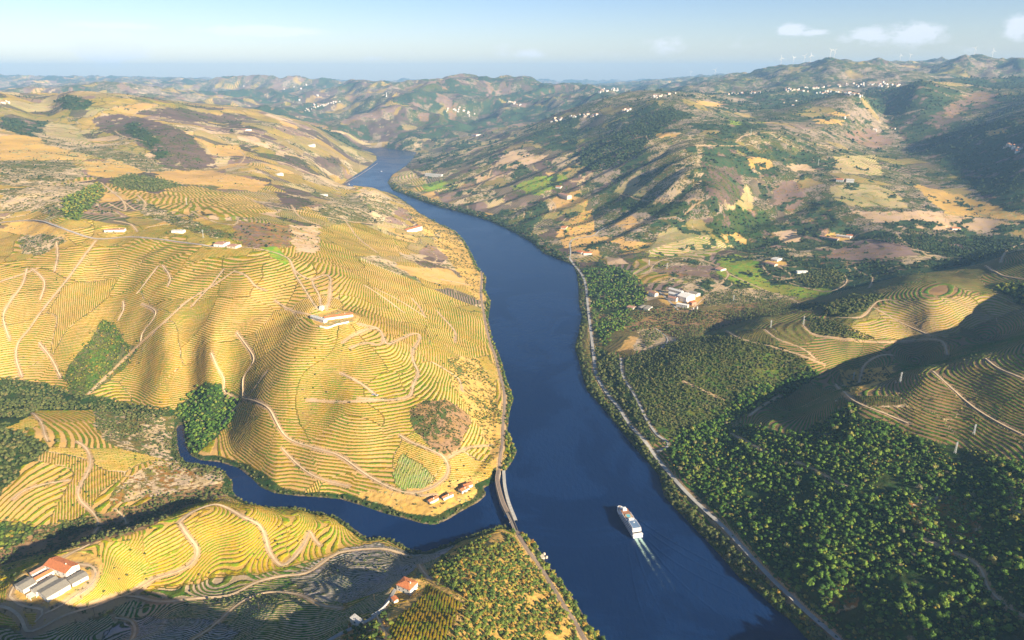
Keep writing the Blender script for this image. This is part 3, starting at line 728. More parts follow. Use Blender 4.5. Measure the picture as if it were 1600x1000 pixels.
road('dirt', 4.5, [(380,622),(405,630),(422,640),(432,660),(450,685),(490,700),(530,712),(570,740),(610,762),(640,770),(668,765),(685,755),(700,740),(695,715),(665,700),(640,690),(625,680)])
road('dirt', 3, [(480,625),(540,628),(600,624)]); road('dirt', 3, [(640,770),(665,775),(685,772)]); road('dirt', 3, [(700,715),(730,700),(770,695)])
road('dirt', 3.5, [(120,690),(135,700),(142,720),(136,740),(122,765),(125,782),(145,800),(155,820),(140,838),(125,845)])
road('dirt', 3, [(50,645),(65,660),(70,680),(75,690)]); road('dirt', 3, [(180,795),(195,810),(200,830)])
road('dirt', 5, [(280,816),(292,835),(305,850),(310,862),(300,880),(280,892),(240,905),(210,925),(190,935)])
road('dirt', 4.5, [(280,816),(300,800),(335,788),(358,795),(380,808),(405,820),(415,840),(420,860),(430,875),(440,885),(460,870),(478,845),(484,828),(490,842),(500,852)])
road('dirt', 3.5, [(140,850),(100,870),(60,895),(40,905),(22,915),(15,932)])
road('dirt', 5.5, [(-30,950),(0,948),(20,955),(35,970),(42,990),(60,985),(100,965),(150,950),(200,932),(250,940),(310,935),(360,930),(400,910),(440,900),(480,895),(520,868),(550,860),(600,858),(640,870)])
road('dirt', 4, [(15,932),(30,945),(50,950),(70,955),(55,975)]); road('dirt', 4, [(110,880),(145,885),(150,900),(140,915),(120,930),(100,945),(70,960)])
road('dirt', 4, [(180,965),(205,970),(212,985),(205,1000)]); road('dirt', 3.5, [(300,1000),(330,980),(370,945),(400,930),(430,925),(470,930),(500,945),(533,950)])
road('paved', 4, [(500,1010),(520,998),(545,985),(572,972),(590,960),(603,945),(612,930),(618,920)])
road('dirt', 3, [(655,882),(661,893),(672,905)]); road('dirt', 3.5, [(588,960),(600,985),(606,1000)])
road('dirt', 3, [(0,282),(60,292),(110,286),(150,280)]); road('dirt', 3.5, [(158,285),(175,300),(190,310),(197,330),(170,318)]); road('dirt', 3.5, [(165,290),(200,320),(218,330),(230,320),(215,305)])
road('dirt', 4, [(370,303),(420,320),(470,330),(540,345),(600,352),(645,362)]); road('dirt', 3, [(180,205),(190,212),(205,216),(232,222)]); road('dirt', 3, [(370,260),(385,245),(375,235)]); road('dirt', 3, [(465,235),(480,250)])
road('dirt', 3, [(590,255),(560,275),(540,285)])
for P_ in ([(367,423),(330,448),(293,470),(255,505),(220,536),(175,580),(137,616)],[(247,416),(230,438),(213,460)],[(417,580),(390,615),(365,640),(347,664)],[(586,450),(625,470),(666,496)],[(643,466),(656,480),(663,493)],[(683,486),(700,505),(713,520),(710,535)],[(570,446),(600,465),(633,490)],
 [(683,436),(710,440),(736,446)],[(676,566),(700,580),(718,593),(722,610)],[(533,583),(550,592),(566,600),(588,618)],[(300,330),(330,345),(370,352),(372,340)],[(455,320),(470,340),(500,352)],[(50,420),(70,440),(62,470)],[(430,470),(455,485),(485,492)],[(0,440),(30,430),(62,418)],[(230,355),(262,350),(300,345)],
 [(180,345),(205,350),(215,362)],[(640,395),(670,408),(700,412)],[(540,345),(560,372),(590,395)],[(95,590),(80,560),(60,535)],[(20,780),(40,765),(75,755),(110,750)],[(440,700),(470,730),(500,748),(545,760)]): road('dirt', 3.2, P_)
# right side
road('dirt', 4, [(1010,212),(1018,225),(1060,227),(1155,228)]); road('dirt', 4, [(1150,222),(1160,212),(1190,208),(1222,206)])
road('dirt', 4, [(970,303),(1000,312),(1040,315),(1100,312),(1085,320),(1070,335)]); road('dirt', 3, [(740,275),(765,263),(785,250)]); road('dirt', 3, [(880,280),(900,285),(925,270)])
road('dirt', 3, [(730,305),(760,280),(770,262)]); road('dirt', 3, [(800,325),(820,330),(818,340)]); road('dirt', 3, [(855,310),(870,320),(866,332)])
road('dirt', 4, [(1015,425),(1025,410),(1060,402),(1100,407),(1130,420),(1140,428),(1120,450)]); road('dirt', 4, [(1140,428),(1165,440),(1200,455),(1240,468),(1250,475)])
road('dirt', 4, [(1190,412),(1200,428),(1230,435),(1250,433)]); road('dirt', 4, [(1220,437),(1260,450),(1300,455),(1325,440),(1320,430)]); road('dirt', 3, [(1333,415),(1350,430),(1365,432),(1358,450)])
road('dirt', 4, [(1310,496),(1345,496),(1358,485),(1368,472),(1385,468),(1400,470)]); road('dirt', 3, [(1365,480),(1400,500),(1425,512),(1455,525)])
road('dirt', 4, [(1135,517),(1150,527),(1200,540),(1250,555),(1275,565),(1290,570)]); road('dirt', 3, [(1255,508),(1265,520),(1280,525)]); road('dirt', 3, [(1195,515),(1215,530),(1255,545),(1275,562)])
road('dirt', 3.5, [(1340,600),(1345,590),(1350,570),(1375,555),(1395,555)]); road('dirt', 3.5, [(1280,525),(1320,530),(1380,535),(1450,530),(1475,535),(1480,555)])
road('dirt', 5, [(1306,600),(1325,620),(1345,632),(1380,645),(1420,662)]); road('dirt', 4, [(1458,580),(1480,600),(1520,635),(1560,660),(1600,680)]); road('dirt', 4, [(1540,560),(1560,575),(1600,592)])
road('dirt', 4, [(1170,650),(1190,635),(1215,620),(1222,615)]); road('dirt', 3, [(1068,596),(1095,608),(1130,625)]); road('dirt', 4, [(1540,415),(1565,430),(1600,436)]); road('dirt', 4, [(1563,410),(1570,395),(1585,385),(1600,380)])
road('dirt', 4, [(1400,363),(1415,380),(1440,392),(1450,400)]); road('dirt', 4, [(1142,677),(1165,690),(1200,708)]); road('dirt', 3.5, [(1245,722),(1275,735),(1300,750),(1330,762)])
road('dirt', 3.5, [(1430,835),(1460,850),(1500,868),(1530,885),(1545,920),(1570,945),(1600,965)]); road('dirt', 3, [(1005,520),(1015,512),(1035,522),(1045,525)]); road('paved', 3.5, [(1030,548),(1045,532),(1035,520),(1022,512)])
road('dirt', 4, [(1120,450),(1095,470),(1075,490)]); road('paved', 4, [(1030,455),(1045,470),(1060,485)])
rw = np.full(NP, 1e3, np.float32)
ribbons = []
for kind, w, P in TR:
    Q = spline(P, 5); hx, hy, _ = hit(Q[:,0], Q[:,1])
    L = np.stack([hx, hy], 1)
    keep = np.concatenate([[True], np.hypot(*(L[1:]-L[:-1]).T) > 1.5]); L = L[keep]
    # break the line where the sight line jumps over a crest
    seg = np.hypot(*(L[1:]-L[:-1]).T); med = np.median(seg)
    cuts = np.where(seg > max(45, med*9))[0]+1
    for part in np.split(L, cuts):
        if len(part) < 2: continue
        for _k in range(2): part[1:-1] = (part[:-2]+2*part[1:-1]+part[2:])/4
        seg = np.concatenate([[0], np.cumsum(np.hypot(*(part[1:]-part[:-1]).T))]); nseg = max(2, int(seg[-1]/3.0))
        s_ = np.linspace(0, seg[-1], nseg); part = np.stack([np.interp(s_, seg, part[:,0]), np.interp(s_, seg, part[:,1])], 1)
        ribbons.append((kind, w, part))
        pc_ = part[::3] if len(part) > 6 else part
        r0, r1 = np.searchsorted(YS, part[:,1].min()-15), np.searchsorted(YS, part[:,1].max()+15)
        u = part[:,0]/(part[:,1]+APEX); c0 = max(0, int((u.min()+UM)/(2*UM)*(NC-1))-14); c1 = min(NC, int((u.max()+UM)/(2*UM)*(NC-1))+14)
        for s0 in range(0, len(part)-1, 24):
            sp_ = part[s0:s0+25]
            q0, q1 = np.searchsorted(YS, sp_[:,1].min()-12), np.searchsorted(YS, sp_[:,1].max()+12)
            u = sp_[:,0]/(sp_[:,1]+APEX); c0 = max(0, int((u.min()+UM)/(2*UM)*(NC-1))-12); c1 = min(NC, int((u.max()+UM)/(2*UM)*(NC-1))+12)
            ii = (np.arange(q0, q1)[:,None]*NC+np.arange(c0, c1)[None]).ravel()
            if len(ii) == 0: continue
            dd = dist_poly(Xv[ii], Yv[ii], sp_[::2] if len(sp_) > 4 else sp_, False)-w*.5
            rw[ii] = np.minimum(rw[ii], dd)
verge = rw < 2.2
soil[verge] = C_['tan']; rows[verge] = 0; cover[verge] = .3; plant[verge] = C_['oliv']
# --- real terraces: each step has a level bench and a bank, the vine row stands on the bench's lip
fr = phase-np.floor(phase)
contour = (rows > .5)
dzs = np.where(contour, 1.0, 0.0)
prof = np.where(fr < .62, -fr*.62, -.3844+(fr-.62)*(.3844/.38))       # saw: bench falls behind the slope, bank makes it up
amp = np.clip(1-sstep(1000, 1500, Yv), 0, 1)*contour
vine_h = np.exp(-((fr-.5)/.15)**2)*(.65+.9*np.clip(fbm(Xv, Yv, 4.5, 2)+.3, 0, 1))
spv = np.where(straight, 0, 1.0)
Hd = Hv+amp*(prof*1.15*spv+vine_h*np.where(straight, 1.3, 1.1))+(~contour)*(Sv > 3)*(1-sstep(900,1800,Yv))*(fbm(Xv, Yv, 7, 2)*.55)
Hd = np.where((Sv < 1.5) | (rw < 3.0), Hv, Hd)
Hd = Hd-np.where(rw < .5, .12, 0)
Hfin = Hd.reshape(Hf.shape)

# ------------------------------------------------------------------ terrain material
t = NT('terrain')
P_ = t.pos()
a_s = t.attr('soil'); a_p = t.attr('plant'); a_r = t.attr('rows'); a_c = t.attr('cover'); a_f = t.attr('phase')
wig = t.noise(.09, 3, .6, P_)
f = t.math('ADD', a_f.outputs['Fac'], t.math('MULTIPLY', t.math('SUBTRACT', wig, .5), .35))
f = t.math('FRACT', f)
d5 = t.math('ABSOLUTE', t.math('SUBTRACT', f, .5))                    # 0 on the row
gap = t.noise(.35, 2, .6, P_)
half = t.math('MULTIPLY', a_c.outputs['Fac'], t.math('ADD', .25, t.math('MULTIPLY', gap, .55)))
rowm = t.math('SUBTRACT', 1.0, t.ss(-.07, .07, t.math('SUBTRACT', d5, half)))
n_a = t.noise(.16, 8, .68, P_); n_b = t.noise(.030, 6, .6, P_)
nn = t.math('ADD', t.math('MULTIPLY', n_a, .62), t.math('MULTIPLY', n_b, .38))
thr = t.math('SUBTRACT', .5, t.math('MULTIPLY', t.math('SUBTRACT', a_c.outputs['Fac'], .5), .36))
scr = t.ss(-.022, .022, t.math('SUBTRACT', nn, thr))
mask = t.mix(a_r.outputs['Fac'], scr, rowm)
n_c = t.noise(.012, 7, .62, P_); n_d = t.noise(.6, 3, .6, P_)
vs = t.math('ADD', .62, t.math('ADD', t.math('MULTIPLY', n_c, .40), t.math('MULTIPLY', n_d, .42)))
sc = t.n('ShaderNodeVectorMath', operation='SCALE'); t.l(a_s.outputs['Color'], sc.inputs[0]); t.l(vs, sc.inputs['Scale'])
vp = t.math('ADD', .25, t.math('ADD', t.math('ADD', t.math('MULTIPLY', n_b, .5), t.math('MULTIPLY', t.math('SUBTRACT', n_c, .5), 1.3)), t.math('MULTIPLY', n_d, 1.0)))
pc = t.n('ShaderNodeVectorMath', operation='SCALE'); t.l(a_p.outputs['Color'], pc.inputs[0]); t.l(vp, pc.inputs['Scale'])
hue = t.noise(.07, 4, .7, P_); hm = t.n('ShaderNodeMixRGB', blend_type='MULTIPLY'); hm.inputs[0].default_value = 1.0
t.l(pc.outputs[0], hm.inputs[1]); t.l(t.mix(t.ss(.38,.62,hue), (.62,1.0,.7), (1.35,1.0,.75)), hm.inputs[2])
hs = t.n('ShaderNodeMixRGB', blend_type='MULTIPLY'); hs.inputs[0].default_value = 1.0; t.l(sc.outputs[0], hs.inputs[1]); t.l(t.mix(t.ss(.3,.7,t.noise(.045, 4, .7, P_, .5)), (1.06,1.0,.82), (1.0,.97,1.18)), hs.inputs[2])
colr = t.mix(mask, hs.outputs[0], hm.outputs[0])
t.l(colr, t.b.inputs['Base Color'])
t.b.inputs['Roughness'].default_value = .95; t.b.inputs['Specular IOR Level'].default_value = .08
t.bump(t.math('ADD', t.math('MULTIPLY', mask, 1.0), t.math('MULTIPLY', n_d, .35)), .8, 1.3)
M_ter = t.m
me = grid_mesh('ground', Xf, Yf, Hfin)
for nm, arr in (('soil', soil), ('plant', plant)):
    a = me.attributes.new(nm, 'FLOAT_COLOR', 'POINT'); a.data.foreach_set('color', np.concatenate([arr, np.ones((NP,1),np.float32)], 1).astype(np.float32).ravel())
for nm, arr in (('rows', rows), ('cover', cover), ('phase', phase)):
    a = me.attributes.new(nm, 'FLOAT', 'POINT'); a.data.foreach_set('value', arr.astype(np.float32))
o = link('ground', me, M_ter); tag(o, 'terraced golden and wooded hills folding down to the river', 'hills', kind='structure')
def gtop(X, Y): return sample(Hfin, X, Y)
# ------------------------------------------------------------------ water
t = NT('river_water')
P_ = t.pos()
mp = t.n('ShaderNodeMapping'); mp.inputs['Scale'].default_value = (1, .45, 1); t.l(P_, mp.inputs[0]); mp.inputs['Rotation'].default_value = (0,0,.25)
r1 = t.noise(.20, 5, .6, mp.outputs[0]); r2 = t.noise(.03, 3, .55, P_); 
sx = t.n('ShaderNodeSeparateXYZ'); t.l(P_, sx.inputs[0])
calm = t.ss(.46, .56, t.noise(.0055, 6, .6, P_, 1.2))
t.put(t.b.inputs['Base Color'], t.mix(t.math('ADD', t.math('MULTIPLY', r2, .4), t.math('MULTIPLY', calm, .6)), (.003,.016,.068), (.006,.028,.105)))
t.put(t.b.inputs['Roughness'], t.math('ADD', .18, t.math('MULTIPLY', calm, .08)))
t.b.inputs['Specular IOR Level'].default_value = .38
t.b.inputs['IOR'].default_value = 1.33
t.bump(t.math('MULTIPLY', r1, t.math('ADD', .7, t.math('MULTIPLY', calm, .5))), .6, 1.2)
M_wat = t.m
me = bpy.data.meshes.new('river')
me.from_pydata([(-5000,-380,0),(5000,-380,0),(5000,9000,0),(-5000,9000,0)], [], [(0,1,2,3)])
o = link('river', me, M_wat); tag(o, 'deep blue river winding between the hills', 'river', kind='structure')
# ------------------------------------------------------------------ roads, tracks, railway: ribbons laid on the smoothed ground
M_road = simple_mat('asphalt', (.42,.40,.37), .9, .12, .3); M_dirt = simple_mat('dirt_track', (.60,.45,.28), .95, .14, .15); M_bal = simple_mat('ballast', (.36,.27,.20), .95, .2, .8)
M_rail = simple_mat('rail_steel', (.25,.22,.20), .5, .1, .5, .6)
def ribbon(name, P, w, mat, lift=.12, off=0.0, z=None, label=None, cat=None, parent=None):
    T = np.gradient(P, axis=0); T /= np.linalg.norm(T, axis=1)[:,None]+1e-9; N = np.stack([T[:,1], -T[:,0]], 1)
    A = [P+N*(off+k*w/2) for k in (-1, 0, 1)]
    if z is None:
        h = np.max([gtop(a[:,0], a[:,1]) for a in A], 0); h = np.maximum(h, 1.0)
        h = np.convolve(np.pad(h, 2, 'edge'), np.ones(5)/5, 'valid'); h = np.maximum(h, np.max([gtop(a[:,0], a[:,1]) for a in A], 0))+lift
    else: h = np.full(len(P), z)
    V = np.concatenate([np.column_stack([a, h]) for a in A]+[np.column_stack([A[0], h-.35]), np.column_stack([A[2], h-.35])]); n = len(P); i = np.arange(n-1)
    F = np.concatenate([np.stack([i, i+1, n+i+1, n+i], 1), np.stack([n+i, n+i+1, 2*n+i+1, 2*n+i], 1), np.stack([3*n+i, 3*n+i+1, i+1, i], 1), np.stack([2*n+i, 2*n+i+1, 4*n+i+1, 4*n+i], 1)])
    o = link(name, tris_mesh(name, V, F, False), mat, parent); return tag(o, label, cat, kind='structure')
for kind, w, P in ribbons:
    if kind == 'dirt': ribbon('dirt_track', P, w, M_dirt, .10)
    elif kind == 'paved': ribbon('road', P, w, M_road, .2)
    else:
        ribbon('railway_bed', P, w, M_bal, .35)
        for s_ in (-.75, .75): ribbon('rail', P, .35, M_rail, .55, s_)
# ------------------------------------------------------------------ haze
t = bpy.data.materials.new('haze'); t.use_nodes = True; nt = t.node_tree
for n in list(nt.nodes): nt.nodes.remove(n)
oo = nt.nodes.new('ShaderNodeOutputMaterial'); vv = nt.nodes.new('ShaderNodeVolumePrincipled')
vv.inputs['Color'].default_value = (.33,.60,1.0,1); vv.inputs['Density'].default_value = 6.2e-5; vv.inputs['Anisotropy'].default_value = 0.0
nt.links.new(vv.outputs[0], oo.inputs['Volume'])
me = bpy.data.meshes.new('haze')
x0,x1,y0,y1,z0,z1 = -22500,22500,-900,22600,-14,790
me.from_pydata([(x0,y0,z0),(x1,y0,z0),(x1,y1,z0),(x0,y1,z0),(x0,y0,z1),(x1,y0,z1),(x1,y1,z1),(x0,y1,z1)], [], [(3,2,1,0),(4,5,6,7),(0,1,5,4),(1,2,6,5),(2,3,7,6),(3,0,4,7)])
o = link('haze', me, t); tag(o, 'thin blue haze filling the valley air', 'haze', kind='stuff')
# ------------------------------------------------------------------ trees and shrubs
def leaf_mat(name, stops, rough=.75):
    t = NT(name); a = t.attr('rnd'); oi = t.n('ShaderNodeObjectInfo')
    r = t.math('FRACT', t.math('ADD', a.outputs['Fac'], oi.outputs['Random']))
    cr = t.n('ShaderNodeValToRGB'); t.l(r, cr.inputs[0]); cr.color_ramp.interpolation = 'LINEAR'
    e = cr.color_ramp.elements
    while len(e) < len(stops): e.new(.5)
    for i, (p, c) in enumerate(stops): e[i].position = p; e[i].color = (*c, 1)
    n1 = t.noise(.9, 3, .6, t.pos())
    vs = t.math('ADD', .35, t.math('MULTIPLY', n1, 1.3))
    sc = t.n('ShaderNodeVectorMath', operation='SCALE'); t.l(cr.outputs[0], sc.inputs[0]); t.l(vs, sc.inputs['Scale']); t.l(sc.outputs[0], t.b.inputs['Base Color'])
    t.b.inputs['Roughness'].default_value = rough; t.b.inputs['Specular IOR Level'].default_value = .15
    return t.m
M_leaf = leaf_mat('wood_foliage', [(0,(.03,.075,.014)),(.35,(.07,.15,.02)),(.66,(.12,.21,.028)),(.88,(.18,.25,.035)),(.96,(.26,.24,.05)),(1,(.17,.15,.09))])
M_leafy = leaf_mat('bright_foliage', [(0,(.05,.09,.02)),(.45,(.11,.165,.03)),(.7,(.20,.23,.035)),(.9,(.30,.25,.04)),(1,(.36,.20,.04))])
M_leafo = leaf_mat('olive_foliage', [(0,(.06,.085,.025)),(.5,(.10,.125,.035)),(.85,(.15,.16,.05)),(1,(.19,.16,.06))])
M_leafd = leaf_mat('distant_foliage', [(0,(.022,.045,.018)),(.6,(.04,.07,.024)),(1,(.07,.09,.03))])
M_bark = simple_mat('bark', (.12,.085,.055), .95, .25, 1.5)
def ico(sub):
    import bmesh
    bm = bmesh.new(); bmesh.ops.create_icosphere(bm, subdivisions=sub, radius=1); bm.verts.ensure_lookup_table()
    V = np.array([v.co[:] for v in bm.verts]); F = np.array([[v.index for v in f.verts] for f in bm.faces]); bm.free(); return V, F
ICO1, ICO2 = ico(1), ico(2)
def crown_tpl(seed, fine=True, tall=1.0, flat=.8, nleaf=70, lob=5):
    """unit crown: radius ~1; several unequal clumps of foliage plus loose leaf sprays"""
    r = np.random.default_rng(seed); B, BF = (ICO2 if fine else ICO1); VV = []; FF = []; base = 0
    cs = []
    for k in range(lob):
        a = k*2.4+r.uniform(-.5,.5); q = 0 if k == 0 else r.uniform(.38,.66); rr = r.uniform(.58,.70) if k == 0 else r.uniform(.30,.52)
        c = np.array([math.cos(a)*q, math.sin(a)*q, r.uniform(-.35,.35)*(k > 0)+.15*(k == 0)]); cs.append((c, rr))
        V = B*(1+r.normal(size=len(B))*.13)[:,None]*rr*np.array([1,1,.85])+c; VV.append(V); FF.append(BF+base); base += len(V)
    n = nleaf; w = np.array([x[1]**2 for x in cs]); w /= w.sum(); pick = r.choice(lob, n, p=w)
    D = r.normal(size=(n,3)); D /= np.linalg.norm(D, axis=1)[:,None]; D[:,2] = np.where(D[:,2] < -.4, -D[:,2], D[:,2])
    cc = np.array([cs[k][0] for k in pick]); rr = np.array([cs[k][1] for k in pick]); c = cc+D*(rr*r.uniform(.9,1.28,n))[:,None]
    s = r.uniform(.10,.21,n)[:,None]
    a = r.normal(size=(n,3)); a /= np.linalg.norm(a,axis=1)[:,None]; b = np.cross(a, D+r.normal(size=(n,3))*.5); b /= np.linalg.norm(b,axis=1)[:,None]+1e-9
    VV.append(np.stack([c-a*s, c+b*s, c+a*s], 1).reshape(-1,3)); FF.append(base+np.arange(n*3).reshape(-1,3))
    VV = np.concatenate(VV)*np.array([1.12,1.12,flat*tall*1.15]); VV[:,2] += flat*tall*.8
    return VV, np.concatenate(FF)
def trunk_tpl(h=.55, r=.09, limbs=True):
    n = 5; V = []; F = []
    def seg(p, q, r0, r1):
        p, q = np.array(p,float), np.array(q,float); d = (q-p)/np.linalg.norm(q-p); a = np.cross(d, [0.3,.9,.1]); a /= np.linalg.norm(a); b = np.cross(d, a); k = len(V)
        for c, rr in ((p, r0), (q, r1)):
            for i in range(n):
                t_ = 2*math.pi*i/n; V.append(c+(a*math.cos(t_)+b*math.sin(t_))*rr)
        for i in range(n): F.extend([[k+i, k+(i+1)%n, k+n+(i+1)%n], [k+i, k+n+(i+1)%n, k+n+i]])
    seg((0,0,-.35), (.02,0,h), r, r*.7)
    if limbs:
        seg((.02,0,h*.95), (.28,.1,h*1.75), r*.6, r*.25); seg((.02,0,h*.95), (-.2,.2,h*1.8), r*.6, r*.25); seg((.02,0,h*.95), (-.05,-.25,h*1.7), r*.55, r*.25)
    return np.array(V), np.array(F)
TR_V, TR_F = trunk_tpl()
FINE = [crown_tpl(s, True, nleaf=110, lob=5) for s in range(6)]
MID = [crown_tpl(20+s, False, nleaf=44, lob=3) for s in range(8)]
LOW = [crown_tpl(40+s, False, nleaf=10, lob=2) for s in range(8)]
def merged(name, pts, rad, tpls, mat, label, cat, hfac=None, lift=0.0, trunk=False):
    """one mesh of many crowns: countless trees"""
    n = len(pts)
    if n == 0: return
    which = rng.integers(0, len(tpls), n); Vs=[]; Fs=[]; Rs=[]; base=0
    zz = gtop(pts[:,0], pts[:,1]); ang = rng.random(n)*2*np.pi; hf = rng.uniform(.8,1.35,n) if hfac is None else hfac*rng.uniform(.85,1.2,n); rn = rng.random(n)
    for k in range(len(tpls)):
        m = np.where(which == k)[0]
        if len(m) == 0: continue
        V, F = tpls[k]
        c, s = np.cos(ang[m])[:,None], np.sin(ang[m])[:,None]
        x = (V[:,0]*c-V[:,1]*s)*rad[m][:,None]+pts[m,0][:,None]; y = (V[:,0]*s+V[:,1]*c)*rad[m][:,None]+pts[m,1][:,None]
        z = V[:,2][None]*(rad[m]*hf[m])[:,None]+(zz[m]+lift*rad[m])[:,None]
        Vs.append(np.stack([x,y,z],-1).reshape(-1,3)); Fs.append((F[None]+(np.arange(len(m))*len(V))[:,None,None]+base).reshape(-1,3)); Rs.append(np.repeat(rn[m], len(V))); base += len(m)*len(V)
    me = tris_mesh(name, np.concatenate(Vs), np.concatenate(Fs)); a = me.attributes.new('rnd','FLOAT','POINT'); a.data.foreach_set('value', np.concatenate(Rs).astype(np.float32))
    o = link(name, me, mat); return tag(o, label, cat, kind='stuff')
def tree_meshes(tpls, mat, nm):
    out = []
    for V, F in tpls:
        m = tris_mesh(nm, V, F); m.materials.append(mat); out.append(m)
    return out
tm_trunk = tris_mesh('trunk', TR_V, TR_F, True); tm_trunk.materials.append(M_bark)
C_leaf = tree_meshes(FINE, M_leaf, 'crown'); C_leafy = tree_meshes(FINE, M_leafy, 'crown'); C_leafo = tree_meshes(FINE, M_leafo, 'crown')
S_leaf = tree_meshes(MID, M_leafo, 'shrub'); S_leafy = tree_meshes(MID, M_leafy, 'shrub')
def single_trees(name, pts, rad, crowns, label, cat, group, hf=1.0, parts=True, lift=.35):
    zz = gtop(pts[:,0], pts[:,1])
    for i in range(len(pts)):
        cm = crowns[int(rng.integers(len(crowns)))]; r = float(rad[i]); h = hf*rng.uniform(.85,1.25); a = rng.random()*6.28
        if parts:
            o = bpy.data.objects.new(name, None); COL.objects.link(o); o.location = (pts[i,0], pts[i,1], zz[i]); o.rotation_euler = (0,0,a); o.scale = (r,r,r*h)
            c = link('crown', cm, None, o, (0,0,lift)); link('trunk', tm_trunk, None, o)
        else:
            o = bpy.data.objects.new(name, cm); COL.objects.link(o); o.location = (pts[i,0], pts[i,1], zz[i]-.1*r); o.rotation_euler = (0,0,a); o.scale = (r,r,r*h)
        tag(o, label, cat, group)
def scatter(P, spacing, rmin=0, minsd=2.5, clump=None, inv=False):
    """jittered grid of points inside world polygon P, kept off tracks and water"""
    x0, y0 = P.min(0); x1, y1 = P.max(0); y0 = max(y0, 150); 
    gx, gy = np.meshgrid(np.arange(x0, x1, spacing), np.arange(y0, y1, spacing)); gx = gx.ravel()+rng.uniform(-.5,.5,gx.size)*spacing*1.1; gy = gy.ravel()+rng.uniform(-.5,.5,gy.size)*spacing*1.1
    m = inside_poly(gx, gy, P); gx, gy = gx[m], gy[m]
    m = (sample(SDf, gx, gy) > minsd) & (sample(rw.reshape(Hf.shape), gx, gy) > 1.2)
    sh = rng.random(len(gx)) < .14; gx = gx+sh*rng.normal(size=len(gx))*7; gy = gy+sh*rng.normal(size=len(gy))*7; m &= (sample(SDf, gx, gy) > minsd)
    if clump is not None: m &= fbm(gx, gy, 45, 3)+fbm(gx, gy, 14, 2)*.6 > clump
    return np.stack([gx[m], gy[m]], 1)
def visible(pts, margin=60):
    z = gtop(pts[:,0], pts[:,1]); px, py = project(pts[:,0], pts[:,1], z); return (px > -margin) & (px < 1600+margin) & (py < 1000+margin*1.5) & (py > 0)
def nearest(pts, n):
    d = np.hypot(pts[:,0], pts[:,1]); px, py = project(pts[:,0], pts[:,1], gtop(pts[:,0], pts[:,1]))
    d = d+np.where((px < 5) | (px > 1595) | (py > 992), 1e5, 0); o = np.argsort(d); return o[:n], o[n:]
# the wood on the right bank
P = scatter(polys['forest'], 4.7, clump=-.60); P = P[visible(P)]
rad = np.clip(rng.lognormal(.66, .34, len(P)), 1.0, 3.9)*(1+.35*np.clip(fbm(P[:,0],P[:,1],60,2),-1,1))
a, b = nearest(P, 300)
single_trees('broadleaf_tree', P[a], rad[a], C_leaf, 'green broadleaf tree in the dense wood on the right bank slope', 'tree', 'trees of the wood above the right bank road')
merged('woodland', P[b], rad[b], MID, M_leaf, 'dense green woodland covering the slope above the right bank road', 'woodland', lift=.3)
U = scatter(polys['forest'], 4.2, clump=-.6); U = U[visible(U)]
merged('undergrowth', U, rng.uniform(.8,1.9,len(U)), LOW, M_leafy, 'low green undergrowth between the trees on the right bank slope', 'undergrowth')
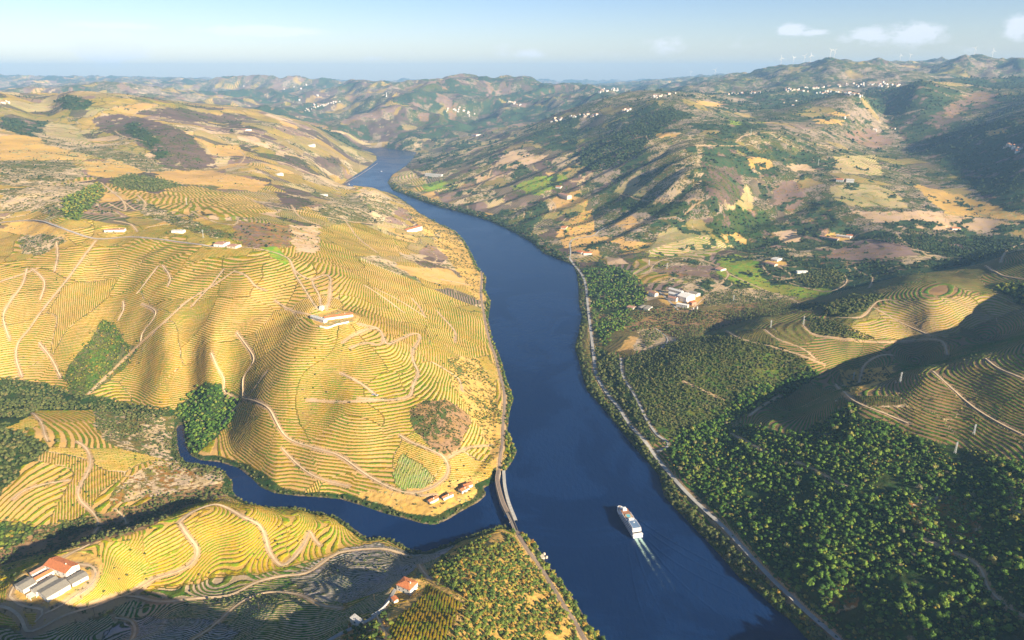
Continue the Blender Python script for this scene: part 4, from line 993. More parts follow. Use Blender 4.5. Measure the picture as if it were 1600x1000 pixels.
# shrubs on the bottom spur
P = scatter(polys['spur_wood'], 3.5, clump=-.55); P = P[visible(P)]; rad = rng.uniform(1.0, 2.6, len(P))
a, b = nearest(P, 300)
single_trees('shrub', P[a], rad[a], S_leafy, 'yellow green shrub on the dry spur above the railway line', 'shrub', 'shrubs on the sunlit spur', parts=False)
merged('shrubland', P[b], rad[b], MID, M_leafy, 'yellow green shrubs covering the dry spur above the railway', 'shrubland')
for nm, sp, r0, r1, cl, mt, lab in (('knoll_wood',3.9,1.2,2.4,-.8,M_leafo,'dense olive green shrubs covering the rounded knoll on the right bank'),
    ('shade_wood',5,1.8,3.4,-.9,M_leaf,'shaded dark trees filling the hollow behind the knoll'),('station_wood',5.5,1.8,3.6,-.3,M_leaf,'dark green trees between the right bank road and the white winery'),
    ('yard_scrub',4.6,1.3,2.9,-.45,M_leafo,'loose trees and scrub around the winery yard'),('road_wood',4.6,1.6,3.2,-.5,M_leafo,'trees between the two parallel roads on the right bank'),('copse_d',5,2,3.6,-.9,M_leafo,'small grove of trees beside a winding dirt track'),('copse_e',3.6,1.2,2.2,-.9,M_leafo,'dense green thicket below the winding dirt track'),
    ('copse_f',6,2.5,4.5,-.9,M_leafy,'bright green trees at the right edge above dark vineyards'),('grove_b',7,2.2,4.2,-.2,M_leafd,'dark grove of pines on the flat rise across the valley'),
    ('scrub_d',4.2,1,2.3,-.5,M_leafo,'olive scrub on the slope below the winery'),('scrub_e',4.6,1,2.3,-.4,M_leafo,'sparse scrub beside the winery terraces'),('tower_scrub',5,1,2.2,0,M_leafo,'sparse scrub at the foot of the near pylon'),
    ('gully_wood',4.2,1.5,3.2,-.9,M_leaf,'dense trees in the gully beside the narrow inlet'),('valley_wood',4.6,1.5,3.0,-.4,M_leafo,'line of trees along the side valley stream'),('bank_scrub',4.2,1.0,2.2,-.1,M_leafo,'olive scrub on the slope above the narrow inlet'),
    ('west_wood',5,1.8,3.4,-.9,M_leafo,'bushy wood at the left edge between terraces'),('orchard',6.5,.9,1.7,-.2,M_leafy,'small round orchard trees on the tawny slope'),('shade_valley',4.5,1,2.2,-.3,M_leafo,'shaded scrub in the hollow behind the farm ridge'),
    ('copse_c',4.6,1.5,2.8,-.9,M_leafy,'bushy copse at the left edge above the shaded hollow'),('spur_low',4.5,1.3,2.6,-.4,M_leafy,'mixed shrubs beside the pale shed at the bottom'),
    ('gully_scrub',4.2,1.1,2.2,-.6,M_leafy,'bright green scrub filling the gully on the sunlit hill'),('scrub_b',4.2,.7,1.5,.0,M_leafo,'scattered bushes on the brown patch of the sunlit hill'),('scrub_c',4.2,.8,1.9,-.1,M_leafy,'scattered green bushes on the slope above the left railway'),
    ('scrub_a',8,1.2,2.6,0,M_leafo,'scattered bushes along the bluff above the river bend'),('copse_a',7,2,3.6,-.9,M_leafy,'bright green copse on the upper left slope'),('copse_b',8,2,3.6,-.5,M_leafo,'small copse on the saddle of the left hills'),
    ('olives_road',9,1.3,2.6,-.3,M_leafo,'olive trees dotted beside the hill road'),('olives_b',8,1.2,2.2,-.4,M_leafo,'olive grove on the left below the hill road'),('point',9,.8,1.8,.1,M_leafo,'bushes dotted over the tawny point'),
    ('hill_wood',11,3.5,6.5,-.6,M_leafd,'dark wood crossing the big hill beyond the river'),('slope_dots',15,1.5,3,-.2,M_leafd,'dotted olive trees on the bare slope by the river bend'),('grove_a',6,2,3.4,-.9,M_leafo,'grove of fruit trees beside the green meadow')):
    P = scatter(polys[nm], sp, clump=cl); P = P[visible(P)]
    far = P[:,1].mean() > 1300 if len(P) else False
    merged('wood' if r1 > 2.7 else 'scrub', P, rng.uniform(r0, r1, len(P)), LOW if far else MID, mt, lab, 'wood' if r1 > 2.7 else 'scrub', lift=.2 if r1 > 2.7 else 0)
# strips along both banks: single trees near, the rest as cover
def bank(pixels, n, off=(3,15), off_world=None):
    Q = spline(pixels, 3); x, y, _ = at_z(Q[:,0], Q[:,1], 2.0); i = rng.random(n)*(len(x)-1); k = i.astype(int); f = i-k
    X = x[k]*(1-f)+x[np.minimum(k+1,len(x)-1)]*f; Y = y[k]*(1-f)+y[np.minimum(k+1,len(x)-1)]*f
    X = X+rng.uniform(-1,1,n)*off[1]; Y = Y+rng.uniform(-1,1,n)*off[1]*.6
    sd_ = sample(SDf, X, Y); m = (sd_ > off[0]*.4) & (sd_ < off[1]) & (sample(rw.reshape(Hf.shape), X, Y) > 1.5); return np.stack([X[m], Y[m]], 1)
rb = [p for p in river_px if p in river_px][river_px.index((873,405)):river_px.index((1263,1000))+1]
P = bank(rb, 2600, (2,17)); P = P[visible(P)]; rad = rng.uniform(1.5, 3.4, len(P)); a, b = nearest(P, 130)
single_trees('bankside_tree', P[a], rad[a], C_leafy+C_leafo, 'leafy tree between the right bank road and the water', 'tree', 'trees lining the right bank', lift=.2)
merged('bank_trees', P[b], rad[b], MID, M_leafo, 'green trees lining the right river bank', 'bank trees', lift=.1)
lb = river_px[river_px.index((790,736)):river_px.index((693,353))+1]
P = bank(lb, 1100, (2,11)); P = P[visible(P)]; rad = rng.uniform(1.2, 3.0, len(P))
merged('bank_trees', P, rad, MID, M_leafy, 'green trees between the left railway and the water', 'bank trees', lift=.1)
P = bank(river_px[:8], 260, (2,12)); P = P[visible(P)]; rad = rng.uniform(1.2, 2.8, len(P))
single_trees('waterside_tree', P, rad, C_leafy, 'yellow green tree below the railway on the bottom spur', 'tree', 'trees below the railway at the spur foot', lift=.1)
P = bank(river_px[7:58], 900, (1,9)); P = P[visible(P)]; rad = rng.uniform(1.0, 2.2, len(P))
merged('bank_trees', P, rad, MID, M_leafo, 'bushes along both banks of the dark inlet', 'bank trees')
P = bank(river_px[river_px.index((605,285)):river_px.index((873,405))+1], 1500, (3,40)); rad = rng.uniform(3, 6, len(P))
merged('bank_trees', P, rad, LOW, M_leafd, 'dark trees lining the far right bank of the bend', 'bank trees')
# trees dotted about the open country, woods on the far hills
cov = np.zeros(NP, bool)
def dots(n, y0, y1, xr, rmin, rmax, tpls, mat, lab, need=None, cl=.0):
    Y = np.exp(rng.uniform(np.log(y0), np.log(y1), n)); X = rng.uniform(xr[0], xr[1], n)*(Y+APEX)
    pts = np.stack([X, Y], 1); m = (sample(SDf, X, Y) > 6) & (sample(rw.reshape(Hf.shape), X, Y) > 1.5)
    c = fbm(X, Y, 220, 3)+fbm(X, Y, 60, 2)*.5 > cl
    if need is not None:
        pl = sample(need, X, Y); m &= (pl > .5)
    m &= c; pts = pts[m]; pts = pts[visible(pts)]
    merged('scattered_trees', pts, rng.uniform(rmin, rmax, len(pts))*np.clip(pts[:,1]/2500,1,2.2), tpls, mat, lab, 'trees')
isW = ((plant[:,2] < .05) & (plant[:,0] < .07) & (rows < .5)).reshape(Hf.shape).astype(np.float32)
isB = ((cover > .4) & (rows < .5)).reshape(Hf.shape).astype(np.float32)
dots(26000, 1500, 5200, (-.72,.80), 3, 6, LOW, M_leafd, 'far woods on the hills beyond the river', isW, -.9)
dots(14000, 1300, 4000, (-.72,.80), 1.5, 3.2, LOW, M_leafd, 'dark bushes scattered over the far scrub slopes', isB, -.3)
dots(9000, 500, 2600, (-.72,.80), .7, 1.9, LOW, M_leafo, 'single trees dotted among the terraced fields', None, .12)
# ------------------------------------------------------------------ built things
class MB:
    def __init__(s): s.v = []; s.f = []
    def box(s, x0, x1, y0, y1, z0, z1, tx=0, ty=0):
        k = len(s.v); s.v += [(x0,y0,z0),(x1,y0,z0),(x1,y1,z0),(x0,y1,z0),(x0+tx,y0+ty,z1),(x1-tx,y0+ty,z1),(x1-tx,y1-ty,z1),(x0+tx,y1-ty,z1)]
        s.f += [(k+3,k+2,k+1,k),(k+4,k+5,k+6,k+7),(k,k+1,k+5,k+4),(k+1,k+2,k+6,k+5),(k+2,k+3,k+7,k+6),(k+3,k,k+4,k+7)]; return s
    def prism(s, pts, z0, z1, top=None):
        k = len(s.v); n = len(pts); top = top or pts
        s.v += [(x,y,z0) for x,y in pts]+[(x,y,z1) for x,y in top]
        s.f += [tuple(range(k+n-1,k-1,-1)), tuple(range(k+n,k+2*n))]+[(k+i,k+(i+1)%n,k+n+(i+1)%n,k+n+i) for i in range(n)]; return s
    def tube(s, p, q, r0, r1=None, n=6):
        p, q = Vector(p), Vector(q); r1 = r0 if r1 is None else r1; d = (q-p).normalized(); a = d.orthogonal().normalized(); b = d.cross(a); k = len(s.v)
        for c, r in ((p,r0),(q,r1)):
            for i in range(n): t_ = 2*math.pi*i/n; s.v.append(tuple(c+a*math.cos(t_)*r+b*math.sin(t_)*r))
        s.f += [(k+i,k+(i+1)%n,k+n+(i+1)%n,k+n+i) for i in range(n)]+[tuple(range(k+n-1,k-1,-1)), tuple(range(k+n,k+2*n))]; return s
    def faces(s, vs, fs):
        k = len(s.v); s.v += [tuple(v) for v in vs]; s.f += [tuple(k+i for i in f) for f in fs]; return s
    def build(s, name, mats, parent=None, loc=None):
        me = bpy.data.meshes.new(name); me.from_pydata(s.v, [], s.f); me.update(); return link(name, me, mats, parent, loc)
M_white = simple_mat('whitewash', (.80,.77,.72), .85, .07, .5)
M_cream = simple_mat('cream_render', (.70,.60,.46), .85, .1, .5)
M_grey = simple_mat('grey_render', (.36,.33,.30), .9, .15, .5)
def tile_mat(name, c, sc=2.2):
    t = NT(name); tc = t.n('ShaderNodeTexCoord'); w = t.n('ShaderNodeTexWave', wave_type='BANDS', bands_direction='X'); w.inputs['Scale'].default_value = sc; w.inputs['Distortion'].default_value = .6
    t.l(tc.outputs['Object'], w.inputs['Vector']); n = t.noise(.55, 5, .65, t.pos())
    f = t.math('ADD', t.math('MULTIPLY', w.outputs['Fac'], .35), t.math('MULTIPLY', n, .75))
    t.put(t.b.inputs['Base Color'], t.mix(f, tuple(x*.62 for x in c), tuple(min(1,x*1.25) for x in c))); t.bump(w.outputs['Fac'], .5, .1); return t.m
M_tile = tile_mat('terracotta_tiles', (.62,.22,.09)); M_tile2 = tile_mat('faded_tiles', (.50,.27,.19)); M_fib = tile_mat('cement_sheet', (.33,.30,.25), 1.2); M_tin = tile_mat('pale_sheet', (.60,.58,.55), 1.0)
M_dark = simple_mat('dark_glass', (.03,.04,.05), .25, .2, 1, 0, .5); M_door = simple_mat('green_door', (.06,.16,.13), .6, .1); M_stone = simple_mat('stone', (.38,.32,.25), .95, .3, 1.2)
def frame3(A, B, C):
    """ground rectangle from three photo pixels: front-left A, front-right B, back-right C"""
    P = [hit1(*p) for p in (A, B, C)]; a, b, c = [Vector(p[:2]) for p in P]
    u = (b-a); L = u.length; u.normalize(); n = Vector((-u.y, u.x)); D = abs((c-b).dot(n)); sgn = 1 if (c-b).dot(n) > 0 else -1
    if sgn < 0: n = -n
    ctr = (a+b)/2+n*D/2; return ctr, math.atan2(u.y, u.x), L, D, max(max(P[0][2], P[1][2])+.1, 0)
def gable(mb, w, d, z0, rise, ov=.5, along='x', th=.22):
    hw, hd = w/2+ov, d/2+ov
    if along == 'x':
        pr = [(-hd,0),(0,rise),(hd,0),(hd,-th),(0,rise-th*1.1),(-hd,-th)]
        vs = [(x,y,z0+z) for x in (-hw,hw) for y,z in pr]
    else:
        pr = [(-hw,0),(0,rise),(hw,0),(hw,-th),(0,rise-th*1.1),(-hw,-th)]
        vs = [(x,y,z0+z) for y in (-hd,hd) for x,z in pr]
    fs = [(0,1,4,5),(1,2,3,4),(11,10,7,6),(10,9,8,7)]+[(i,(i+6),((i+1)%6)+6,(i+1)%6) for i in range(6)]
    return mb.faces(vs, fs)
def hip(mb, w, d, z0, rise, ov=.5):
    hw, hd = w/2+ov, d/2+ov; r = max(hw-hd, .3) if hw > hd else .3; q = 0 if hw > hd else hd-hw
    vs = [(-hw,-hd,z0),(hw,-hd,z0),(hw,hd,z0),(-hw,hd,z0),(-r if hw>hd else 0,-q,z0+rise),(r if hw>hd else 0,q,z0+rise)]
    if hw > hd: fs = [(0,1,5,4),(1,2,5),(2,3,4,5),(3,0,4)]
    else: fs = [(0,1,4),(1,2,5,4),(2,3,5),(3,0,4,5)]
    return mb.faces(vs, fs+[(3,2,1,0)])
def house(name, label, cat, A=None, B=None, C=None, h=4.5, roof='gable', rise=1.8, wall=None, tile=None, along='x', win=3, floors=1, chim=True, group=None, fr=None, door=True, deep=8, dmax=None):
    ctr, rz, w, d, z = fr or frame3(A, B, C)
    if dmax and d > dmax:
        u_ = Vector((-math.sin(rz), math.cos(rz))); sg = 1 if u_.y > 0 else -1; ctr = ctr-u_*sg*(d-dmax)/2; d = dmax
    w = max(w, 3.5); d = max(d, 3.0)
    wall = wall or M_white; tile = tile or M_tile
    e = empty(name, (ctr.x, ctr.y, z), rz, label, cat, group)
    m = MB().box(-w/2,w/2,-d/2,d/2,-deep,h)
    if roof == 'gable':
        if along == 'x': m.faces([(-w/2,-d/2,h),(-w/2,d/2,h),(-w/2,0,h+rise*.93),(w/2,-d/2,h),(w/2,d/2,h),(w/2,0,h+rise*.93)], [(0,2,1),(3,4,5)])
        else: m.faces([(-w/2,-d/2,h),(w/2,-d/2,h),(0,-d/2,h+rise*.93),(-w/2,d/2,h),(w/2,d/2,h),(0,d/2,h+rise*.93)], [(0,1,2),(3,5,4)])
    m.build('wall', wall, e)
    r = MB()
    if roof == 'gable': gable(r, w, d, h+.12, rise, along=along)
    elif roof == 'hip': hip(r, w, d, h+.05, rise)
    else: r.faces([(-w/2-.3,-d/2-.3,h+.1),(w/2+.3,-d/2-.3,h+.1),(w/2+.3,d/2+.3,h+.1+rise),(-w/2-.3,d/2+.3,h+.1+rise),(-w/2-.3,-d/2-.3,h-.1),(w/2+.3,-d/2-.3,h-.1),(w/2+.3,d/2+.3,h-.1+rise),(-w/2-.3,d/2+.3,h-.1+rise)], [(0,1,2,3),(7,6,5,4),(0,4,5,1),(1,5,6,2),(2,6,7,3),(3,7,4,0)])
    ro = r.build('roof', tile, e)
    if chim: MB().box(w*.22,w*.22+.8,-.4,.4,h+.3,h+rise+1.1).build('chimney', wall, ro)
    for fl in range(floors):
        zz = .9+fl*2.9
        for i in range(win):
            x = -w/2+w*(i+.5+(.12 if fl == 0 else 0))/win
            MB().box(x-.55,x+.55,-d/2-.05,-d/2+.1,zz,zz+1.3).build('window', M_dark, e)
        for i in range(max(1, win//2)):
            y = -d/2+d*(i+.5)/max(1,win//2); MB().box(w/2-.1,w/2+.05,y-.5,y+.5,zz,zz+1.3).build('window', M_dark, e)
    if door: MB().box(-.6,.6,-d/2-.07,-d/2+.1,-.1,2.1).build('door', M_door, e)
    return e
def F(cx, cy, w, d, rz, z=None):
    x, y, zz = hit1(cx, cy); return Vector((x, y)), rz, w, d, zz if z is None else z
# --- farm on the ridge, bottom left
house('farmhouse','white farmhouse with the largest bright orange tiled roof in the ridge farm at bottom left','house',(71,892),(105,905),(126,891),h=6.5,rise=2.6,floors=2,win=4)
house('farm_wing','low wing with twin faded red roofs on the left of the ridge farm','house',(54,909),(58,912),(85,894),h=4.0,rise=1.6,tile=M_tile,win=2,along='y',chim=False)
house('farm_wing','narrow wing with a purplish old tile roof behind the ridge farm courtyard','house',(47,901),(51,904),(72,889),h=4.2,rise=1.3,tile=M_tile2,win=1,along='y',chim=False)
house('farm_store','grey roofed white store at the far left corner of the ridge farm','store',(25,921),(38,929),(55,914),h=5,rise=1.5,tile=M_fib,win=2,along='y',chim=False)
house('wine_store','long grey roofed shed along the inner yard of the ridge farm','shed',(49,926),(58,932),(91,910),h=4.6,rise=1.5,tile=M_fib,along='y',win=2,chim=False)
house('wine_store','widest long grey roofed shed at the front of the ridge farm','shed',(60,931),(75,942),(113,921),h=5.0,rise=2.0,tile=M_fib,along='y',win=3,chim=False)
house('wine_store','pale roofed shed at the right end of the ridge farm below the orange roof','shed',(105,910),(114,918),(136,902),h=4.0,rise=1.2,tile=M_fib,along='y',win=3,chim=False)
ctr, rz, w, d, z = frame3((42,932),(51,939),(57,935)); e = empty('pergola', (ctr.x,ctr.y,z), rz, 'small white pergola on posts in front of the ridge farm sheds', 'pergola')
MB().box(-4,4,-2.5,2.5,2.7,2.95).build('roof', M_white, e)
for x in (-3.6,0,3.6):
    for y in (-2.2,2.2): MB().box(x-.2,x+.2,y-.2,y+.2,-2,2.7).build('post', M_white, e)
# --- house on the spur
house('spur_house','white two storey house with orange hipped roof beside the gold vineyard at the bottom','house',(620,922),(641,931),(657,920),h=6.2,roof='hip',rise=2.2,floors=2,win=3)
house('outbuilding','small orange roofed outbuilding below the house beside the gold vineyard','outbuilding',(612,940),(616,943),(620,938),h=2.5,rise=.8,win=1,chim=False,dmax=4)
house('shed','small pale metal shed among shrubs at the bottom edge','shed',(548,977),(560,979),(563,974),h=2.6,roof='mono',rise=.5,tile=M_tin,win=1,chim=False)
def wall_line(name, P, h, th, mat, label):
    Q = spline(P, 2); x, y, z = hit(Q[:,0], Q[:,1]); p = np.stack([x,y],1); T = np.gradient(p, axis=0); T /= np.linalg.norm(T,axis=1)[:,None]+1e-9; N = np.stack([T[:,1],-T[:,0]],1)*th/2
    n = len(p); z = gtop(x, y); V = np.concatenate([np.column_stack([p-N, z-1]), np.column_stack([p+N, z-1]), np.column_stack([p+N, z+h]), np.column_stack([p-N, z+h])]); i = np.arange(n-1)
    Fc = np.concatenate([np.stack([a*n+i, a*n+i+1, b*n+i+1, b*n+i],1) for a,b in ((0,1),(1,2),(2,3),(3,0))]); o = link(name, tris_mesh(name, V, Fc), mat); tag(o, label, 'wall')
wall_line('boundary_wall', [(580,963),(590,957),(600,949),(608,940)], 1.3, .8, M_white, 'white wall curving beside the driveway up to the spur house')
wall_line('retaining_wall', [(150,896),(146,910),(130,925),(110,936)], .9, .7, M_stone, 'low stone wall around the right side of the ridge farm')
# --- three houses on the point
house('point_house','leftmost of the three orange roofed houses on the tawny point by the inlet','house',(667,785),(672,789),(686,782),h=3.4,rise=1.5,along='y',win=2,tile=M_tile)
house('point_house','middle and longest of the three orange roofed houses on the tawny point','house',(690,780),(693,783),(708,775),h=3.2,rise=1.4,along='y',win=2,tile=M_tile)
e = house('point_house','angled orange roofed house nearest the water on the tawny point','house',(716,768),(722,772),(729,763),h=3.8,rise=1.6,along='y',win=2,tile=M_tile)
c2, rz2, w2, d2, z2 = frame3((726,765),(739,761),(737,757)); dlt = Matrix.Rotation(-e.rotation_euler.z, 2)@(c2-Vector(e.location[:2])); q = MB().box(-w2/2,w2/2,-d2/2,d2/2,-4,3.8).build('wall', M_white, e); q.location = (dlt.x,dlt.y,0); q.rotation_euler.z = rz2-e.rotation_euler.z
g2 = gable(MB(), w2, d2, 3.95, 1.5).build('roof', M_tile, e); g2.location = q.location; g2.rotation_euler.z = q.rotation_euler.z
# --- hill farm
house('hill_farm','long white building with red roof on the crest of the sunlit hill','farmhouse',(508,501),(552,495),(551,492),h=4,rise=1.8,win=8,tile=M_tile)
house('hill_farm','white block at the left end of the crest farm on the sunlit hill','farmhouse',(485,498),(506,505),(508,502),h=4,rise=1.5,win=4,tile=M_tin)
house('hill_chapel','small white chapel just above the crest farm on the sunlit hill','chapel',(499,484),(504,486),(508,482),h=4,rise=1.6,win=1,tile=M_tin)
wall_line('terrace_wall', [(500,511),(512,513),(526,508),(545,504)], 2.2, 2, M_white, 'white terrace wall below the crest farm on the sunlit hill')
# --- houses along the hill road
house('roadside_store','long low white building beside the hill road at upper left','building',(163,363),(194,363),(195,359),h=4,rise=1.4,win=7,tile=M_tile2,dmax=13)
house('roadside_store','short white building further right along the hill road','building',(268,364),(286,365),(287,361),h=3.6,rise=1.3,win=4,tile=M_tin,dmax=13)
house('roadside_house','white house with pinkish roof at the bend of the hill road','house',(334,385),(349,386),(351,381),h=4.6,rise=1.6,win=3,tile=M_tile2)
house('roadside_house','pale low house right beside the pinkish roofed one on the hill road','house',(354,387),(368,389),(370,385),h=3.4,rise=1.2,win=3,tile=M_tile2,wall=M_cream)
house('bluff_house','low house with bright red roof on the bluff above the river bend','house',(636,362),(660,362),(661,357),h=4,rise=2.2,win=5,tile=M_tile)
house('lone_shed','long white shed on the slope below the purple hill','shed',fr=F(505,305,30,8,.1),h=3,rise=1.2,win=6,tile=M_tin)
# --- winery
house('winery_hall','white gabled hall at the back left of the winery','winery',(1044,457),(1064,462),(1070,454),h=8,rise=3.0,win=5,tile=M_white,floors=2,dmax=9)
house('winery_hall','white gabled hall in the middle row of the winery left side','winery',(1044,463),(1060,467),(1066,460),h=7.5,rise=3.0,win=4,tile=M_white,floors=2,dmax=9)
house('winery_hall','white gabled hall with brownish roof at the front left of the winery','winery',(1043,469),(1056,472),(1062,466),h=7,rise=3.0,win=4,tile=M_tile2,floors=2,dmax=9)
house('winery_hall','tallest white hall with long pale roof running back through the winery','winery',(1072,473),(1086,468),(1083,452),h=11,rise=3.5,win=3,tile=M_white,along='y',floors=2,dmax=24)
house('winery_office','flat white block at the very front of the winery','office',(1056,479),(1074,482),(1078,475),h=6,roof='mono',rise=.4,win=6,tile=M_white,floors=2,chim=False,dmax=9)
house('winery_store','dark red metal store at the right front of the winery','store',(1081,478),(1088,476),(1086,470),h=7,roof='mono',rise=.8,wall=M_tile2,tile=M_tile,win=1,chim=False,dmax=9)
house('winery_store','grey shed on the right flank of the winery','store',(1088,464),(1094,462),(1092,455),h=6,rise=1.5,tile=M_fib,along='y',win=2,chim=False)
for x, y, lab in ((1083,485,'left of the two pale tanks in the winery yard'),(1089,483,'right of the two pale tanks in the winery yard')):
    gx_, gy_, gz_ = hit1(x, y); e = empty('storage_tank', (gx_,gy_,gz_), 0, lab, 'tank'); MB().tube((0,0,-2),(0,0,5),1.8,None,14).build('body', M_tin, e); MB().tube((0,0,5),(0,0,5.8),1.9,.4,14).build('lid', M_white, e)
house('manor','white square house just left of the winery among trees','house',(1013,461),(1023,464),(1031,458),h=7,rise=2.4,floors=2,win=3,tile=M_tile2,dmax=10)
house('old_farmhouse','cream low ruin at the left of the old farm below the winery','ruin',(979,483),(989,484),(991,480),h=3.4,rise=1.2,wall=M_cream,tile=M_tile2,win=2,chim=False)
house('old_farmhouse','pale narrow ruin in the middle of the old farm below the winery','ruin',(996,483),(1002,484),(1004,478),h=4,rise=1,wall=M_grey,tile=M_fib,win=1,along='y',chim=False)
house('old_farmhouse','white roofless looking house at the right of the old farm below the winery','ruin',(1005,485),(1013,486),(1016,480),h=4.2,roof='mono',rise=.4,tile=M_fib,win=2,chim=False)
house('field_shed','white shed with dark red roof at the head of the green meadow','shed',(1117,422),(1126,424),(1128,420),h=3.6,rise=1.2,win=2,tile=M_tile2,chim=False)
house('meadow_house','white house with two wings on the knoll above the green meadow','house',(1196,413),(1210,417),(1215,411),h=5,rise=1.8,win=4,tile=M_tile2,wall=M_cream,dmax=13)
house('meadow_house','smaller white house behind the one above the green meadow','house',(1204,407),(1214,409),(1217,405),h=4.4,rise=1.6,win=3,tile=M_tin)
house('greenhouse','small long white tunnel shed beside the fruit grove','shed',(1246,428),(1262,426),(1261,424),h=2.6,rise=1,win=3,tile=M_white,chim=False)
house('cellar','long brown roofed cellar on the rise beyond the green valley','cellar',(1279,371),(1308,377),(1312,373),h=4.5,rise=1.8,win=6,tile=M_tile2,wall=M_grey,chim=False,dmax=13)
house('cellar','white walled cellar with pale blue roof next to the brown roofed one','cellar',(1306,370),(1328,373),(1331,369),h=5,rise=1.6,win=5,tile=M_tin,chim=False,dmax=13)
house('cellar','small red roofed house at the right end of the cellars on the rise','house',(1322,371),(1332,371),(1333,368),h=5,rise=1.8,win=2,tile=M_tile)
house('ridge_house','red roofed white house alone on the far flat at the right','house',(1488,360),(1501,360),(1502,355),h=5,rise=2.2,win=3,tile=M_tile,dmax=13)
house('station','white house with bright red roof beside the river road bend','station',(912,399),(925,398),(924,394),h=4.5,rise=1.8,win=4,tile=M_tile)
house('station','small white house with red roof left of the one at the river road bend','station',(900,395),(908,398),(911,394),h=4.5,rise=1.6,win=2,tile=M_tile)
house('river_house','lone cream house above the road left of the river bend houses','house',(876,358),(884,359),(886,355),h=5,rise=2,win=2,tile=M_tile,wall=M_cream)
house('estate','white house with red roof among dark vine strips on the big hill','house',(868,294),(876,295),(877,290),h=6,rise=2.4,win=3,tile=M_tile)
house('estate','pinkish long farmhouse among trees on the lower big hill','house',(872,305),(886,313),(890,308),h=6,rise=2,win=4,tile=M_tile2,wall=M_cream)
house('estate','long white manor on the gentle slope right of the far river bend','house',(664,275),(690,276),(691,270),h=8,rise=2.5,win=8,tile=M_tin,dmax=13)
house('estate','small white house in the vineyard above the far river bend manor','house',(736,212),(744,213),(745,209),h=9,rise=3,win=2,tile=M_tile2)
house('estate','white farmhouse on the hazy left slope beyond the purple hill','house',(484,229),(493,230),(494,228),h=5,rise=2.5,win=6,tile=M_tin,dmax=13)
house('estate','tiny white farmhouse on the crest left of the river valley','house',(384,204),(393,204),(393,201),h=4,rise=2.5,win=2,tile=M_tile2)
house('estate','low white farmhouse in the terraces below the hazy left slope','house',(434,274),(443,275),(444,273),h=3.5,rise=2,win=5,tile=M_tin,dmax=13)
house('estate','red roofed farm at the foot of the hazy right hills','house',(1306,284),(1317,285),(1318,281),h=8,rise=2.5,win=3,tile=M_tile)
house('estate','white farm with long wall right of the red roofed farm on the hazy hills','house',(1322,285),(1334,286),(1335,281),h=8,rise=2.5,win=4,tile=M_tin)
# --- far villages: simple gabled houses, two materials in one small mesh
def small_house_mesh(w, d, h, rise, mw, mr):
    m = MB().box(-w/2,w/2,-d/2,d/2,-6,h); nf = len(m.f)
    m.faces([(-w/2-.4,-d/2-.4,h),(w/2+.4,-d/2-.4,h),(w/2+.4,d/2+.4,h),(-w/2-.4,d/2+.4,h),(-w/2-.4,0,h+rise),(w/2+.4,0,h+rise)], [(0,1,5,4),(2,3,4,5),(1,2,5),(3,0,4),(3,2,1,0)])
    nr = len(m.f)
    for i in range(3):
        x = -w/2+w*(i+.5)/3; m.box(x-.5,x+.5,-d/2-.06,-d/2+.05,1.2,2.6)
    me = bpy.data.meshes.new('village_house'); me.from_pydata(m.v, [], m.f); me.materials.append(mw); me.materials.append(mr); me.materials.append(M_dark)
    for i, p in enumerate(me.polygons): p.material_index = 0 if i < nf else (1 if i < nr else 2)
    return me
VH = [small_house_mesh(*a) for a in ((12,9,7,2.4,M_white,M_tile),(15,9,7,2.4,M_white,M_tile2),(10,8,8,2.2,M_white,M_tin),(18,10,7,2.5,M_cream,M_tile2),(9,9,9,2,M_white,M_tile))]
def village(lab, grp, P, n, spread, sc=1.0):
    Q = spline(P, 1.5); s_ = rng.random(n)*(len(Q)-1); k = s_.astype(int); q = Q[k]+(Q[np.minimum(k+1,len(Q)-1)]-Q[k])*(s_-k)[:,None]
    q = q+np.stack([rng.normal(size=n)*spread[0], rng.normal(size=n)*spread[1]], 1); X, Y, Z = hit(q[:,0], q[:,1])
    for i in range(n):
        if Y[i] > 15000: continue
        o = bpy.data.objects.new('village_house', VH[int(rng.integers(5))]); COL.objects.link(o); o.location = (X[i],Y[i],Z[i]); o.rotation_euler.z = rng.normal()*.5; s = sc*rng.uniform(.6,1.1); o.scale = (s,s,s); tag(o, lab, 'house', grp)
village('white house in the village strung along the foot of the high ridge at right','houses of the ridge village',[(1225,142),(1260,140),(1290,136),(1330,133),(1365,134),(1400,134)],62,(4,1.6),1.15)
village('white house on the lower row of the ridge village','houses on the lower row of the ridge village',[(1270,147),(1300,144),(1330,148),(1352,152)],26,(3,1.2),1.15)
village('small white house in the row left of the ridge village','houses left of the ridge village',[(1139,147),(1170,146),(1200,144)],16,(2,.8),1.1)
village('white house in the village on the crest of the big middle hill','houses on the middle hill crest',[(860,190),(885,184),(910,182),(936,178)],26,(3,1.3),1.0)
village('pale house near the right end of the middle hill crest','houses right of the crest village',[(970,174),(988,172)],6,(2,1),1.2)
village('white house scattered on the top of the middle hill','houses on the top of the middle hill',[(1013,153),(1035,150),(1055,146)],9,(3,1.2),1.0)
village('white house in the hamlet across the river bend','houses of the hamlet beyond the bend',[(700,173),(715,172),(733,176)],18,(3,2),1.2)
village('white house in the tiny hamlet right of the one beyond the bend','houses of the tiny far hamlet',[(793,160),(803,161),(812,164)],9,(2,1),1.2)
village('white house of the far village near the skyline','houses of the far skyline village',[(938,143),(955,141),(970,139)],16,(3,1.2),1.6)
village('white house in the village descending the spur left of the river valley','houses of the spur village',[(473,174),(495,166),(515,162),(533,159)],32,(2.5,1.4),1.15)
village('white house at the left edge of the high plateau','houses on the left plateau',[(0,163),(8,160),(18,160)],6,(2,1),.9)
village('white house on the dark slope at the right edge','houses on the dark right slope',[(1573,228),(1588,232),(1598,238)],8,(3,2),1.0)
